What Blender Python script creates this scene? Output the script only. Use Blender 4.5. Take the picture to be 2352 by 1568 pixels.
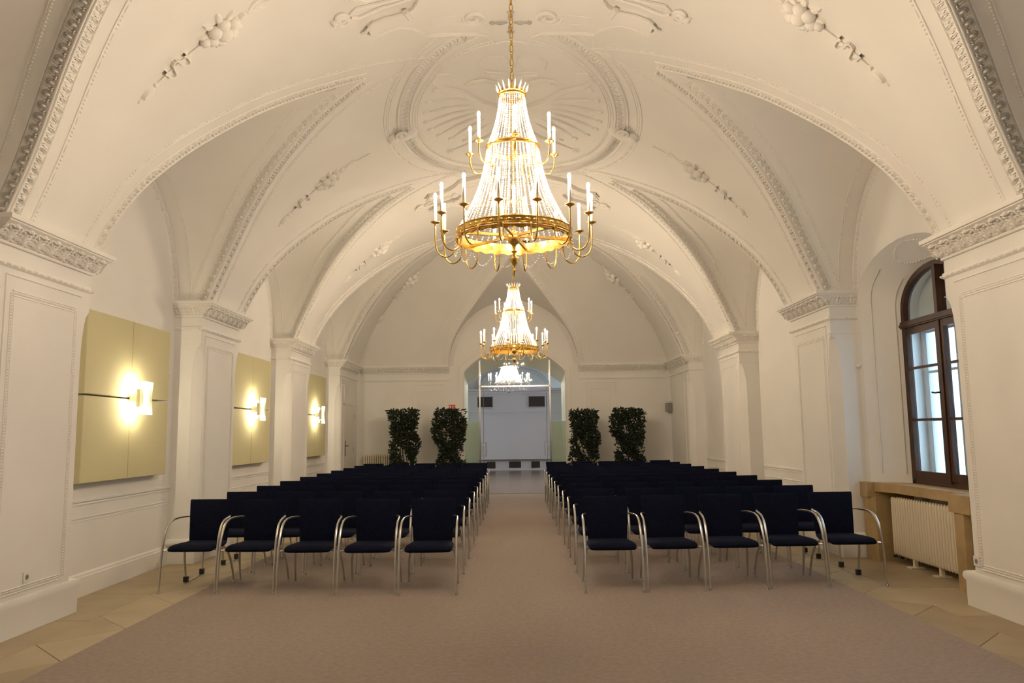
import bpy, bmesh, math, random
from mathutils import Vector, Matrix
random.seed(7)
S = bpy.context.scene
for o in list(bpy.data.objects): bpy.data.objects.remove(o)
COL = S.collection
PI = math.pi
# ------------------------------------------------------------------ camera (image taken as 2352 x 1568)
F, CX, CY, VX, VY, H = 1780., 1176., 784., 1181., 994., 1.55
RO = math.radians(0.75); cr, sr = math.cos(RO), math.sin(RO)
vx, vy = (VX-CX)*cr-(VY-CY)*sr, (VX-CX)*sr+(VY-CY)*cr
th = math.atan(vy/F); yaw = math.atan(vx/F*math.cos(th))
Rz = Matrix.Rotation(yaw, 3, 'Z')
fw = Rz @ Vector((0, math.cos(th), math.sin(th))); up = Rz @ Vector((0, -math.sin(th), math.cos(th))); rt = Rz @ Vector((1, 0, 0))
c_r = rt*cr-up*sr; c_u = rt*sr+up*cr
cd = bpy.data.cameras.new('camera'); cam = bpy.data.objects.new('camera', cd); COL.objects.link(cam)
m = Matrix((c_r, c_u, -fw)).transposed().to_4x4(); m.translation = (0, 0, H); cam.matrix_world = m
cd.sensor_fit = 'HORIZONTAL'; cd.sensor_width = 36; cd.lens = F/2352*36; cd.clip_start = .05; cd.clip_end = 200
S.camera = cam
# ------------------------------------------------------------------ world, exposure
W = bpy.data.worlds.new('sky'); S.world = W; W.use_nodes = True
bg = W.node_tree.nodes['Background']; bg.inputs[0].default_value = (.54, .75, 1, 1); bg.inputs[1].default_value = 2.3
S.view_settings.view_transform = 'Standard'; S.view_settings.look = 'None'
S.view_settings.exposure = 0.98; S.view_settings.gamma = 1; S.view_settings.use_curve_mapping = False
BULB = 600.0; SCONCE = 200.0
# ------------------------------------------------------------------ materials
def mat(name, col, rough=.6, metal=0., noise=None, bump=0., bscale=60., **kw):
    M = bpy.data.materials.new(name); M.use_nodes = True
    nt = M.node_tree; b = nt.nodes['Principled BSDF']
    b.inputs['Base Color'].default_value = (*col, 1); b.inputs['Roughness'].default_value = rough; b.inputs['Metallic'].default_value = metal
    for k, v in kw.items(): b.inputs[k.replace('_', ' ')].default_value = v
    tc = nt.nodes.new('ShaderNodeTexCoord')
    if noise:
        col2, scale, det = noise
        n = nt.nodes.new('ShaderNodeTexNoise'); n.inputs['Scale'].default_value = scale; n.inputs['Detail'].default_value = det
        nt.links.new(tc.outputs['Object'], n.inputs['Vector'])
        r = nt.nodes.new('ShaderNodeValToRGB'); r.color_ramp.elements[0].position = .35; r.color_ramp.elements[1].position = .68
        r.color_ramp.elements[0].color = (*col, 1); r.color_ramp.elements[1].color = (*col2, 1)
        nt.links.new(n.outputs['Fac'], r.inputs[0]); nt.links.new(r.outputs[0], b.inputs['Base Color'])
    if bump:
        n2 = nt.nodes.new('ShaderNodeTexNoise'); n2.inputs['Scale'].default_value = bscale; n2.inputs['Detail'].default_value = 3
        nt.links.new(tc.outputs['Object'], n2.inputs['Vector'])
        bp = nt.nodes.new('ShaderNodeBump'); bp.inputs['Strength'].default_value = bump; bp.inputs['Distance'].default_value = .01
        nt.links.new(n2.outputs['Fac'], bp.inputs['Height']); nt.links.new(bp.outputs[0], b.inputs['Normal'])
    return M
def emis(name, col, st):
    M = bpy.data.materials.new(name); M.use_nodes = True; nt = M.node_tree; nt.nodes.clear()
    e = nt.nodes.new('ShaderNodeEmission'); e.inputs[0].default_value = (*col, 1); e.inputs[1].default_value = st
    o = nt.nodes.new('ShaderNodeOutputMaterial'); nt.links.new(e.outputs[0], o.inputs[0]); return M
def glassmat(name, tint, refl=.08, milk=0., milkcol=(1, 1, 1)):
    M = bpy.data.materials.new(name); M.use_nodes = True; nt = M.node_tree; nt.nodes.clear()
    t = nt.nodes.new('ShaderNodeBsdfTransparent'); t.inputs[0].default_value = (*tint, 1)
    g = nt.nodes.new('ShaderNodeBsdfGlossy'); g.inputs['Roughness'].default_value = .02
    lw = nt.nodes.new('ShaderNodeLayerWeight'); pw = nt.nodes.new('ShaderNodeMath'); pw.operation = 'POWER'; pw.inputs[1].default_value = 4.0; nt.links.new(lw.outputs['Facing'], pw.inputs[0])
    ma = nt.nodes.new('ShaderNodeMath'); ma.operation = 'MULTIPLY_ADD'; ma.inputs[1].default_value = .8; ma.inputs[2].default_value = .03; nt.links.new(pw.outputs[0], ma.inputs[0])
    mx = nt.nodes.new('ShaderNodeMixShader'); nt.links.new(ma.outputs[0], mx.inputs[0]); nt.links.new(t.outputs[0], mx.inputs[1]); nt.links.new(g.outputs[0], mx.inputs[2])
    out = mx
    if milk:
        d = nt.nodes.new('ShaderNodeBsdfDiffuse'); d.inputs[0].default_value = (*milkcol, 1)
        tr = nt.nodes.new('ShaderNodeBsdfTranslucent'); tr.inputs[0].default_value = (*milkcol, 1)
        a = nt.nodes.new('ShaderNodeMixShader'); a.inputs[0].default_value = .5; nt.links.new(d.outputs[0], a.inputs[1]); nt.links.new(tr.outputs[0], a.inputs[2])
        m2 = nt.nodes.new('ShaderNodeMixShader'); m2.inputs[0].default_value = milk; nt.links.new(mx.outputs[0], m2.inputs[1]); nt.links.new(a.outputs[0], m2.inputs[2]); out = m2
    o = nt.nodes.new('ShaderNodeOutputMaterial'); nt.links.new(out.outputs[0], o.inputs[0]); return M
M = {}
M['plaster'] = mat('plaster', (.84, .82, .785), .75, noise=((.80, .78, .745), 1.3, 4), bump=.06, bscale=40)
M['vault'] = mat('vault_plaster', (.85, .825, .78), .75, noise=((.81, .785, .74), .9, 5), bump=.08, bscale=30)
M['stucco'] = mat('stucco', (.85, .82, .77), .7)
M['gold'] = mat('gilt_brass', (.83, .56, .16), .22, 1.0, noise=((.62, .38, .09), 30, 3))
M['crystal'] = mat('crystal', (1, 1, 1), .05, Transmission_Weight=.45, IOR=1.55)
M['candle'] = mat('candle_sleeve', (.95, .93, .88), .4, Transmission_Weight=.0)
M['bulb'] = emis('bulb_light', (1, .805, .585), BULB)
M['bulbcool'] = emis('bulb_light_cool', (1, .92, .85), 620)
M['velvet'] = mat('navy_velvet', (.0022, .0038, .0145), .9, noise=((.004, .0064, .022), 25, 4), Specular_IOR_Level=.14, Sheen_Weight=.05, Sheen_Roughness=.4, bump=.05, bscale=300)
M['velvet'].node_tree.nodes['Principled BSDF'].inputs['Sheen Tint'].default_value = (.18, .22, .45, 1)
M['steel'] = mat('brushed_steel', (.62, .60, .57), .32, 1.0)
M['chrome'] = mat('chrome', (.42, .41, .40), .22, 1.0)
M['black'] = mat('black_plastic', (.012, .012, .013), .45)
M['carpet'] = mat('carpet', (.385, .312, .268), .95, noise=((.325, .262, .225), 26, 14), bump=.5, bscale=260)
M['flag'] = mat('limestone_flag', (.44, .355, .225), .45, noise=((.36, .285, .17), 3, 6), bump=.05, bscale=20)
M['flag2'] = mat('limestone_flag_light', (.48, .39, .25), .42, noise=((.41, .33, .205), 2.3, 6), bump=.05, bscale=20)
M['flag3'] = mat('limestone_flag_dark', (.39, .305, .19), .45, noise=((.33, .26, .155), 3.5, 6), bump=.05, bscale=20)
M['joint'] = mat('floor_bed', (.30, .24, .16), .8)
M['sand'] = mat('sandstone', (.46, .325, .155), .6, noise=((.37, .255, .12), 6, 6), bump=.1, bscale=50)
M['wood'] = mat('dark_walnut', (.034, .013, .007), .45, noise=((.075, .028, .013), 5, 8), Specular_IOR_Level=.3)
M['board'] = mat('acoustic_fabric', (.62, .56, .33), .9, bump=.1, bscale=200)
M['enamel'] = mat('cream_enamel', (.74, .65, .50), .35)
M['door'] = mat('white_door_paint', (.78, .74, .68), .45)
M['white'] = mat('white_paint', (.82, .83, .84), .4)
M['whiteplastic'] = mat('white_plastic', (.82, .81, .78), .35)
M['grey'] = mat('grey_plastic', (.28, .28, .26), .5)
M['red'] = mat('sign_red', (.62, .02, .02), .4)
M['pane'] = glassmat('window_glass', (.93, .96, .96))
M['clear'] = glassmat('clear_glass', (.945, .975, .945))
M['frost'] = glassmat('frosted_glass', (.86, .93, .86), milk=.62, milkcol=(.52, .56, .44))
M['shade'] = glassmat('sconce_glass', (.9, .97, .93), milk=.75, milkcol=(.93, 1, .96))
M['tube'] = emis('sconce_lamp', (1, .86, .6), SCONCE)
M['leaf'] = mat('laurel_leaf', (.010, .020, .008), .55, noise=((.020, .036, .012), 12, 3))
M['bark'] = mat('bark', (.05, .032, .02), .8)
M['pot'] = mat('planter', (.04, .04, .042), .5)
M['parquet'] = mat('parquet', (.30, .22, .15), .22, noise=((.24, .17, .11), 4, 5))
M['beyond'] = mat('pale_plaster', (.70, .69, .69), .7)
M['screen'] = mat('dark_panel', (.025, .016, .01), .6)
# ------------------------------------------------------------------ mesh helpers
V3 = Vector
class MB:
    def __init__(s): s.v = []; s.f = []
    def add(s, vs, fs):
        k = len(s.v); s.v += [tuple(p) for p in vs]; s.f += [tuple(i+k for i in f) for f in fs]
    def box(s, a, b, rot=None, piv=None):
        (x0, y0, z0), (x1, y1, z1) = a, b
        vs = [V3(p) for p in ((x0,y0,z0),(x1,y0,z0),(x1,y1,z0),(x0,y1,z0),(x0,y0,z1),(x1,y0,z1),(x1,y1,z1),(x0,y1,z1))]
        if rot is not None:
            c = V3(piv) if piv else V3(((x0+x1)/2,(y0+y1)/2,(z0+z1)/2)); vs = [c+rot@(p-c) for p in vs]
        s.add(vs, [(0,3,2,1),(4,5,6,7),(0,1,5,4),(1,2,6,5),(2,3,7,6),(3,0,4,7)])
    def grid(s, rows, closed=False):
        n = len(rows[0]); vs = [p for r in rows for p in r]; fs = []
        for i in range(len(rows)-1):
            for j in range(n if closed else n-1):
                a = i*n+j; b = i*n+(j+1) % n; fs.append((a, b, b+n, a+n))
        s.add(vs, fs)
    def loft(s, rings, caps=True):
        k = len(s.v); n = len(rings[0]); s.grid(rings, True)
        if caps: s.f.append(tuple(k+i for i in range(n))[::-1]); s.f.append(tuple(k+(len(rings)-1)*n+i for i in range(n)))
    def tube(s, pts, r, seg=8, closed=False, caps=True):
        pts = [V3(p) for p in pts]; n = len(pts); rr = r if isinstance(r, (list, tuple)) else [r]*n
        rings = []; ref = None
        for i, p in enumerate(pts):
            if closed: t = pts[(i+1) % n]-pts[i-1]
            else: t = pts[min(i+1, n-1)]-pts[max(i-1, 0)]
            t.normalize()
            if ref is None: ref = V3((0,0,1)) if abs(t.z) < .9 else V3((1,0,0))
            a = (ref-t*ref.dot(t)).normalized(); b = t.cross(a); ref = a
            rings.append([p+(a*math.cos(q)+b*math.sin(q))*rr[i] for q in [2*PI*k/seg for k in range(seg)]])
        if closed: rings.append(rings[0]); s.grid(rings, True)
        else: s.loft(rings, caps)
    def lathe(s, prof, seg=16, o=(0,0,0)):
        s.loft([[V3((o[0]+r*math.cos(2*PI*k/seg), o[1]+r*math.sin(2*PI*k/seg), o[2]+z)) for k in range(seg)] for r, z in prof])
    def ball(s, c, rx, ry=None, rz=None, seg=8, rings=5, R=None):
        ry = ry or rx; rz = rz or rx; rows = []
        for i in range(rings+1):
            t = PI*i/rings; rr = max(math.sin(t), 1e-3)
            row = [V3((rx*rr*math.cos(2*PI*k/seg), ry*rr*math.sin(2*PI*k/seg), -rz*math.cos(t))) for k in range(seg)]
            rows.append([V3(c)+(R@p if R else p) for p in row])
        s.grid(rows, True)
    def dome(s, fn, t, sc, rt_, rs, h, seg=8, rot=0., rings=2):
        rows = []
        for i in range(rings):
            q = PI/2*i/rings
            rows.append([(rt_*math.cos(q)*math.cos(2*PI*k/seg), rs*math.cos(q)*math.sin(2*PI*k/seg), h*math.sin(q)) for k in range(seg)])
        cr_, sr_ = math.cos(rot), math.sin(rot); k0 = len(s.v)
        for row in rows:
            for a, b, n in row: s.v.append(tuple(fn(t+a*cr_-b*sr_, sc+a*sr_+b*cr_, n)))
        s.v.append(tuple(fn(t, sc, h)))
        for i in range(rings-1):
            for k in range(seg):
                a = k0+i*seg+k; b = k0+i*seg+(k+1) % seg; s.f.append((a, b, b+seg, a+seg))
        top = k0+rings*seg; l = k0+(rings-1)*seg
        for k in range(seg): s.f.append((l+k, l+(k+1) % seg, top))
    def mesh(s, name, m_, smooth=True, recalc=True):
        me = bpy.data.meshes.new(name); me.from_pydata(s.v, [], s.f)
        if recalc:
            bm = bmesh.new(); bm.from_mesh(me); bmesh.ops.recalc_face_normals(bm, faces=bm.faces); bm.to_mesh(me); bm.free()
        if smooth: me.polygons.foreach_set('use_smooth', [True]*len(me.polygons))
        me.materials.append(M[m_]); return me
    def build(s, name, m_, parent=None, smooth=True, recalc=True, auto=True):
        me = s.mesh(name, m_, smooth, recalc)
        if smooth and auto: me.set_sharp_from_angle(angle=math.radians(38))
        o = bpy.data.objects.new(name, me); COL.objects.link(o)
        if parent is not None: o.parent = parent
        return o
def tag(o, label=None, cat=None, group=None, kind=None):
    for k, v in (('label', label), ('category', cat), ('group', group), ('kind', kind)):
        if v: o[k] = v
    return o
def struct(o, label=None): o['kind'] = 'structure'; return tag(o, label)
def stuff(o): o['kind'] = 'stuff'; return o
def empty(name, loc=(0,0,0), rz=0):
    o = bpy.data.objects.new(name, None); COL.objects.link(o); o.location = loc; o.rotation_euler = (0,0,rz); o.empty_display_size = .1; return o
def inst(name, me, parent=None, mw=None, loc=None):
    o = bpy.data.objects.new(name, me); COL.objects.link(o)
    if parent is not None: o.parent = parent
    if mw is not None: o.matrix_local = mw
    if loc is not None: o.location = loc
    return o
def copy_tree(o, parent=None):
    c = o.copy(); COL.objects.link(c); c.parent = parent
    for ch in o.children: copy_tree(ch, c)
    return c
def frame_mat(X, Y, Z, T):
    q = Matrix((X, Y, Z)).transposed().to_4x4(); q.translation = T; return q
def part(name, m_, parent, boxes, smooth=False):
    b = MB()
    for a, c in boxes: b.box(a, c)
    return b.build(name, m_, parent, smooth)
# ------------------------------------------------------------------ plan of the hall
WALL, BODY, PER, YC1 = 4.32, 3.98, 3.96, 8.5
YEND, YCOVE = 19.70, 19.58
R_, ZC, XS, ZS = 4.2, 1.76, 3.92, 3.27
BAYS = [(-2, YC1-3*PER), (-1, YC1-2*PER), (0, YC1-PER), (1, YC1), (2, YC1+PER), (3, YC1+2*PER)]
YB = BAYS[0][1]-PER/2
PH0 = math.acos(XS/R_); PHA = math.acos(1.655/R_)
WT = [(3.92,1.315),(3.77,1.30),(3.587,1.2),(3.46,1.1),(3.34,1.0),(3.206,.9),(3.08,.8),(2.945,.7),(2.78,.6),(2.61,.5),(2.465,.4),(2.31,.3),(2.12,.2),(1.92,.1),(1.655,0.)]
WT = [(math.acos(x/R_), w) for x, w in WT]
def wg0(ph):
    if ph >= PHA: return 0.
    for (a, wa), (b, wb) in zip(WT, WT[1:]):
        if ph <= b: return wa+(wb-wa)*(max(ph, a)-a)/(b-a)
    return 0.
def wg(ph):
    if ph >= PHA: return 0.
    e = .045; v = (wg0(max(PH0, ph-e))+2*wg0(ph)+wg0(min(PHA, ph+e)))/4
    return v if ph < PHA-.05 else min(v, wg0(ph)+.0)
PHE = math.radians(66.5)
def we(ph): return 0. if ph >= PHE else 1.64/1.315*wg(PH0+(ph-PH0)*(PHA-PH0)/(PHE-PH0))
def xb(ph): return R_*math.cos(ph)
def zb(ph): return ZC+R_*math.sin(ph)
def ydiag(ph): return YCOVE-XS+R_*math.cos(ph)
SHY = {-1: 0., 1: -.17}
def b2(a, y, n=0.):      # barrel unrolled: a = arc length from the crown (+ right), n = out of the plaster
    q = a/R_; r = R_-n; return V3((r*math.sin(q), y, ZC+r*math.cos(q)))
# ------------------------------------------------------------------ floor
fl = MB(); fl.box((-4.9, YB, -.12), (4.9, YEND+.65, -.012)); floor = struct(fl.build('floor', 'joint', smooth=False))
def clip(poly, a, b, c):   # keep a*x+b*y<=c
    out = []
    for i in range(len(poly)):
        p, q = poly[i-1], poly[i]; dp, dq = a*p[0]+b*p[1]-c, a*q[0]+b*q[1]-c
        if (dp <= 0) != (dq <= 0):
            t = dp/(dp-dq); out.append((p[0]+(q[0]-p[0])*t, p[1]+(q[1]-p[1])*t))
        if dq <= 0: out.append(q)
    return out
def slab(poly, dz, m_):
    cx = sum(p[0] for p in poly)/len(poly); cy = sum(p[1] for p in poly)/len(poly)
    b = MB(); g = .0035
    def ins(p, d):
        dx, dy = p[0]-cx, p[1]-cy; L = math.hypot(dx, dy) or 1; return (p[0]-dx/L*d, p[1]-dy/L*d)
    p1 = [ins(p, g) for p in poly]; p2 = [ins(p, g+.004) for p in poly]
    b.loft([[V3((x, y, -.012)) for x, y in p1], [V3((x, y, -.002+dz)) for x, y in p1], [V3((x, y, dz)) for x, y in p2]])
    b.build('flagstone', m_, floor, smooth=False)
def area(poly): return abs(sum(poly[i-1][0]*poly[i][1]-poly[i][0]*poly[i-1][1] for i in range(len(poly))))/2
FM = ['flag', 'flag2', 'flag3']
for sx in (-1, 1):
    y = 2.0; n = 0
    while y < 19.6:                                   # border course along the wall
        L = random.choice((.92, 1.15, 1.4)); y1 = min(y+L, 19.68)
        x0, x1 = 3.66, 4.32
        in_bay = any(abs((y+y1)/2-yc) < 1.7 for _, yc in BAYS)
        poly = [(sx*x0, y), (sx*x1, y), (sx*x1, y1), (sx*x0, y1)]
        slab(poly, random.uniform(-.0012, .0008), random.choice(FM)); y = y1
    d = .92
    for k in range(int(2/d)-2, int(20/d)+2):         # diagonal field seen beside the carpet
        for h in (0, 1):
            # one diamond cut by the strip 3.1..3.66
            cyc = 6.57+(k-5)*d+h*d/2; cxc = 3.66 if h == 0 else 3.66-d/2
            di = [(cxc-d/2, cyc), (cxc, cyc-d/2), (cxc+d/2, cyc), (cxc, cyc+d/2)]
            di = clip(clip(clip(clip(di, 1, 0, 3.66), -1, 0, -3.05), 0, 1, 19.68), 0, -1, -2.0)
            if len(di) > 2 and area(di) > .01: slab([(sx*x, yy) for x, yy in di], random.uniform(-.0012, .0008), random.choice(FM))
rb = MB(); rb.box((3.9, YC1-.95, -.012), (4.85, YC1+.95, -.0025)); rb.build('recess_flagstone', 'flag', floor, smooth=False)
cp = MB(); cp.box((-3.20, YB+.05, -.001), (3.28, 19.46, .003))
cpo = tag(cp.build('carpet', 'carpet', smooth=False), 'taupe wall-to-wall carpet runner under all the chairs', 'carpet')
# ------------------------------------------------------------------ ceiling (barrel, cove)
ce = MB(); NP = 30
phs = [PH0+(PI/2-PH0)*i/NP for i in range(NP+1)]
# make sure the apexes are sampled
phs = sorted(set([p for p in phs if abs(p-PHA) > .02 and abs(p-PHE) > .02]+[PHA, PHE]))
for sx in (-1, 1):
    for k, yc in BAYS:
        yc += SHY[sx]
        def lo1(p): return yc-PER/2
        def hi1(p): return min(yc-wg(p), ydiag(p)) if k == 3 else yc-wg(p)
        def lo2(p): return min(yc+wg(p), ydiag(p)) if k == 3 else yc+wg(p)
        def hi2(p): return max(ydiag(p), lo2(p)) if k == 3 else yc+PER/2
        for lo, hi in ((lo1, hi1), (lo2, hi2)):
            ce.grid([[V3((sx*xb(p), lo(p)+(hi(p)-lo(p))*j/6, zb(p))) for j in range(7)] for p in phs])
    ce.grid([[V3((sx*(we(p)+(xb(p)-we(p))*j/8), ydiag(p), zb(p))) for j in range(9)] for p in phs])
ceiling = struct(ce.build('ceiling', 'vault', recalc=False))
def mark_ceiling_smooth(o): return o
# lunette webs
ZW, HWW = 1.50, 1.33
def groin(sx, yc, hf, u):
    ph = PH0+(PHA-PH0)*u; return V3((sx*xb(ph), yc+hf*wg(ph), zb(ph)))
def warch(sx, yc, hf, u):
    q = PI/2*u; return V3((sx*WALL, yc+hf*HWW*math.cos(q), ZS+ZW*math.sin(q)))
def egroin(hf, u):
    ph = PH0+(PHE-PH0)*u; return V3((hf*we(ph), ydiag(ph), zb(ph)))
def ewarch(hf, u):
    q = PI/2*u; return V3((hf*1.64*math.cos(q), YEND, ZS+1.66*math.sin(q)))
def web(name, g, wA, par):
    b = MB(); N = 24
    for hf in (-1, 1):
        b.grid([[g(hf, i/N).lerp(wA(hf, i/N), j/6) for j in range(7)] for i in range(N+1)])
    return b.build(name, 'vault', par, recalc=False)
for sx in (-1, 1):
    for k, yc in BAYS:
        yc += SHY[sx]
        web('lunette_web', lambda h, u, s_=sx, y_=yc: groin(s_, y_, h, u), lambda h, u, s_=sx, y_=yc: warch(s_, y_, h, u), ceiling)
web('lunette_web', egroin, ewarch, ceiling)
# ------------------------------------------------------------------ ornament
def arclen(pts):
    d = [0.]
    for a, b in zip(pts, pts[1:]): d.append(d[-1]+(b-a).length)
    return d
def strip3(P, Sd, Nn):    # frames along a 3D polyline -> fn(t,s,n), total length
    d = arclen(P); L = d[-1]
    def fn(t, s, n):
        t = min(max(t, 0), L); i = 0
        lo, hi = 0, len(d)-1
        while hi-lo > 1:
            mid = (lo+hi)//2
            if d[mid] <= t: lo = mid
            else: hi = mid
        q = (t-d[lo])/max(d[hi]-d[lo], 1e-9)
        return P[lo].lerp(P[hi], q)+Sd[lo].lerp(Sd[hi], q)*s+Nn[lo].lerp(Nn[hi], q)*n
    return fn, L
def arcr(b, fn, t, sc, rt_, rs, a0, a1, w, h, n=7):
    rows = []
    for i in range(n+1):
        q = a0+(a1-a0)*i/n; c, s_ = math.cos(q), math.sin(q)
        rows.append([fn(t+(rt_+d)*c, sc+(rs+d)*s_, hh) for d, hh in ((-w/2, -.001), (0, h), (w/2, -.001))])
    b.grid(rows)
def egg_strip(b, fn, L, w=.1, p=.095, s0=0., hi=True):
    n = max(1, int(L/p)); p = L/n
    for i in range(n):
        t = (i+.5)*p
        arcr(b, fn, t, s0+w*.40, p*.40, w*.44, -.25, PI+.25, w*.15, .024)
        arcr(b, fn, t, s0+w*.36, p*.24, w*.30, 0, PI, w*.1, .018, 5)
        b.dome(fn, t, s0+w*.34, p*.13, w*.26, .024, 6)
        b.dome(fn, t+p*.5, s0+w*.62, p*.07, w*.34, .024, 6); b.dome(fn, t+p*.42, s0+w*.16, p*.09, w*.09, .022, 6); b.dome(fn, t-p*.42, s0+w*.16, p*.09, w*.09, .022, 6)
def leaf_strip(b, fn, L, w=.1, p=.085, s0=0.):
    n = max(1, int(L/p)); p = L/n
    for i in range(n):
        t = (i+.5)*p
        arcr(b, fn, t, s0+w*.30, p*.44, w*.62, .25, PI-.25, w*.13, .022)
        arcr(b, fn, t, s0+w*.22, p*.28, w*.46, .2, PI-.2, w*.1, .018, 5)
        b.dome(fn, t, s0+w*.34, p*.10, w*.30, .022, 6)
        b.dome(fn, t+p*.5, s0+w*.30, p*.10, w*.26, .026, 6); b.dome(fn, t+p*.5, s0+w*.82, p*.12, w*.12, .014, 6)
def ridge(b, fn, L, s, w=.012, h=.012, step=.07):
    n = max(2, int(L/step))
    b.grid([[fn(L*i/n, s-w/2, -.002), fn(L*i/n, s-w/3, h), fn(L*i/n, s+w/3, h), fn(L*i/n, s+w/2, -.002)] for i in range(n+1)])
def beads(b, fn, L, s=0., r=.013, p=.034, reel=True):
    t = 0.; i = 0
    while t < L-p:
        if reel and i % 6 >= 4:
            if i % 6 == 4: b.dome(fn, t+p*1.3, s, p*1.5, r*.7, r*.8, 6)
            t += p*1.5
        else: b.dome(fn, t+p/2, s, r, r, r*1.1, 6, rings=1 if r < .009 else 2); t += p
        i += 1
def barrel_fn(curve):      # curve: list of (a,y); s is to the left of travel in the unrolled plane
    P = [V3((a, y, 0)) for a, y in curve]; d = arclen(P); L = d[-1]; Nl = []
    for i in range(len(P)):
        t = (P[min(i+1, len(P)-1)]-P[max(i-1, 0)]).normalized(); Nl.append(V3((-t.y, t.x, 0)))
    f0, L = strip3(P, Nl, [V3((0,0,1))]*len(P))
    def fn(t, s, n):
        q = f0(t, s, n); return b2(q.x, q.y, q.z)
    return fn, L
def off2(curve, d):
    out = []
    for i, (a, y) in enumerate(curve):
        p, q = curve[max(i-1, 0)], curve[min(i+1, len(curve)-1)]
        tx, ty = q[0]-p[0], q[1]-p[1]; L = math.hypot(tx, ty) or 1
        out.append((a-ty/L*d, y+tx/L*d))
    return out
NG = 40
def web_frames(g, wA, hf, u0, u1, centre):
    P = []; Sd = []; Nn = []
    for i in range(NG+1):
        u = u0+(u1-u0)*i/NG; p = g(hf, u); t = (g(hf, min(u+.01, 1))-g(hf, max(u-.01, 0))).normalized()
        w_ = (wA(hf, u)-p).normalized(); s = (w_-t*w_.dot(t)).normalized(); n = t.cross(s).normalized()
        if n.dot(centre-p) < 0: n = -n
        P.append(p); Sd.append(s); Nn.append(n)
    return P, Sd, Nn
def web_line(g, wA, hf, d, fromwall, u0, u1, centre):
    P = []; Sd = []; Nn = []
    for i in range(NG+1):
        u = u0+(u1-u0)*i/NG; p = g(hf, u); q = wA(hf, u); L = (q-p).length; rdir = (q-p)/L
        C = wA if fromwall else g
        t = (C(hf, min(u+.01, 1))-C(hf, max(u-.01, 0))).normalized()
        sn = max(.35, math.sqrt(max(0, 1-t.dot(rdir)**2))); dd = d/sn
        D = g if fromwall else wA; t2 = (D(hf, min(u+.01, 1))-D(hf, max(u-.01, 0))).normalized()
        if dd+(.22 if fromwall else .17)/max(.35, math.sqrt(max(0, 1-t2.dot(rdir)**2))) > L: continue
        pt = q-rdir*dd if fromwall else p+rdir*dd
        s = (rdir-t*rdir.dot(t)).normalized(); n = t.cross(s).normalized()
        if n.dot(centre-pt) < 0: n = -n
        P.append(pt); Sd.append(s); Nn.append(n)
    return P, Sd, Nn
for sx in (-1, 1):
    for k, yc in BAYS:
        if k < 0: continue
        yc += SHY[sx]
        gm = MB(); be = MB(); wb = MB(); wa = MB()
        g = lambda h, u, s_=sx, y_=yc: groin(s_, y_, h, u); wA = lambda h, u, s_=sx, y_=yc: warch(s_, y_, h, u)
        C0 = V3((0, yc, 2.5))
        for hf in (-1, 1):
            if k == 0 and hf == -1: continue
            cv = []
            for i in range(NG+1):
                ph = PH0+(PHA-PH0)*i/NG; cv.append((sx*R_*(PI/2-ph), yc+hf*wg(ph)))
            sg = hf*sx*1.0           # left-of-travel points away from the lunette when sg>0
            # travel goes from springing to apex: direction (-sx, -hf) -> left = (hf, -sx)
            left_out = (-sx)*hf > 0
            sd = 1 if left_out else -1
            fn, L = barrel_fn(cv)
            f2 = (lambda t, s, n, fn=fn, sd=sd: fn(t, s*sd, n))
            ridge(gm, f2, L, .008, .016, .014)
            leaf_strip(gm, f2, L-.05, .095, .085, .018)
            ridge(gm, f2, L, .122, .012, .012)
            # bead-and-reel line further out on the vault
            oc = [q for q in off2(cv, .30*sd) if (q[1]-yc)*hf > -.0]
            # prolong to the ridge of the bay
            e = oc[-1]; e0 = oc[-4]; tt = (e[1]-yc)/((e0[1]-e[1]) or 1e-6)
            if 0 < tt < 60: oc.append((e[0]+(e[0]-e0[0])*tt, yc))
            fo, Lo = barrel_fn(oc); beads(be, fo, Lo, 0, .0125, .036)
            f3 = (lambda t, s, n, fn=fo, sd=sd: fn(t, s*sd, n)); ridge(be, f3, Lo, -.035, .010, .009)
            # strip on the web side
            P, Sd, Nn = web_frames(g, wA, hf, 0, .9, C0); fw_, Lw = strip3(P, Sd, Nn)
            ridge(gm, fw_, Lw, .008, .016, .014); egg_strip(gm, fw_, Lw, .1, .095, .018); ridge(gm, fw_, Lw, .125, .010, .010)
            # bead triangle in the web
            for wall_ in (False, True):
                P, Sd, Nn = web_line(g, wA, hf, .22 if not wall_ else .17, wall_, .02, .93 if not wall_ else 1, C0)
                if len(P) > 3:
                    fb, Lb = strip3(P, Sd, Nn); beads(wb, fb, Lb, 0, .0105, .03, reel=False); ridge(wb, fb, Lb, .022 if not wall_ else -.022, .008, .006)
            # arch on the wall
            P = [wA(hf, i/30) for i in range(31)]; Sd = []; Nn = []
            for i, p in enumerate(P):
                t = (P[min(i+1, 30)]-P[max(i-1, 0)]).normalized(); n = V3((-sx, 0, 0)); s = n.cross(t)
                if s.dot(V3((p.x, yc, 3.2))-p) < 0: s = -s
                Sd.append(s); Nn.append(n)
            fa, La = strip3(P, Sd, Nn); ridge(wa, fa, La, .01, .02, .02); egg_strip(wa, fa, La, .085, .08, .022); ridge(wa, fa, La, .118, .012, .014)
        stuff(gm.build('groin_moulding', 'stucco', ceiling, recalc=False, auto=False)); stuff(be.build('bead_moulding', 'stucco', ceiling, recalc=False, auto=False))
        stuff(wb.build('lunette_bead_moulding', 'stucco', ceiling, recalc=False, auto=False)); stuff(wa.build('wall_arch_moulding', 'stucco', ceiling, recalc=False, auto=False))
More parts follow.
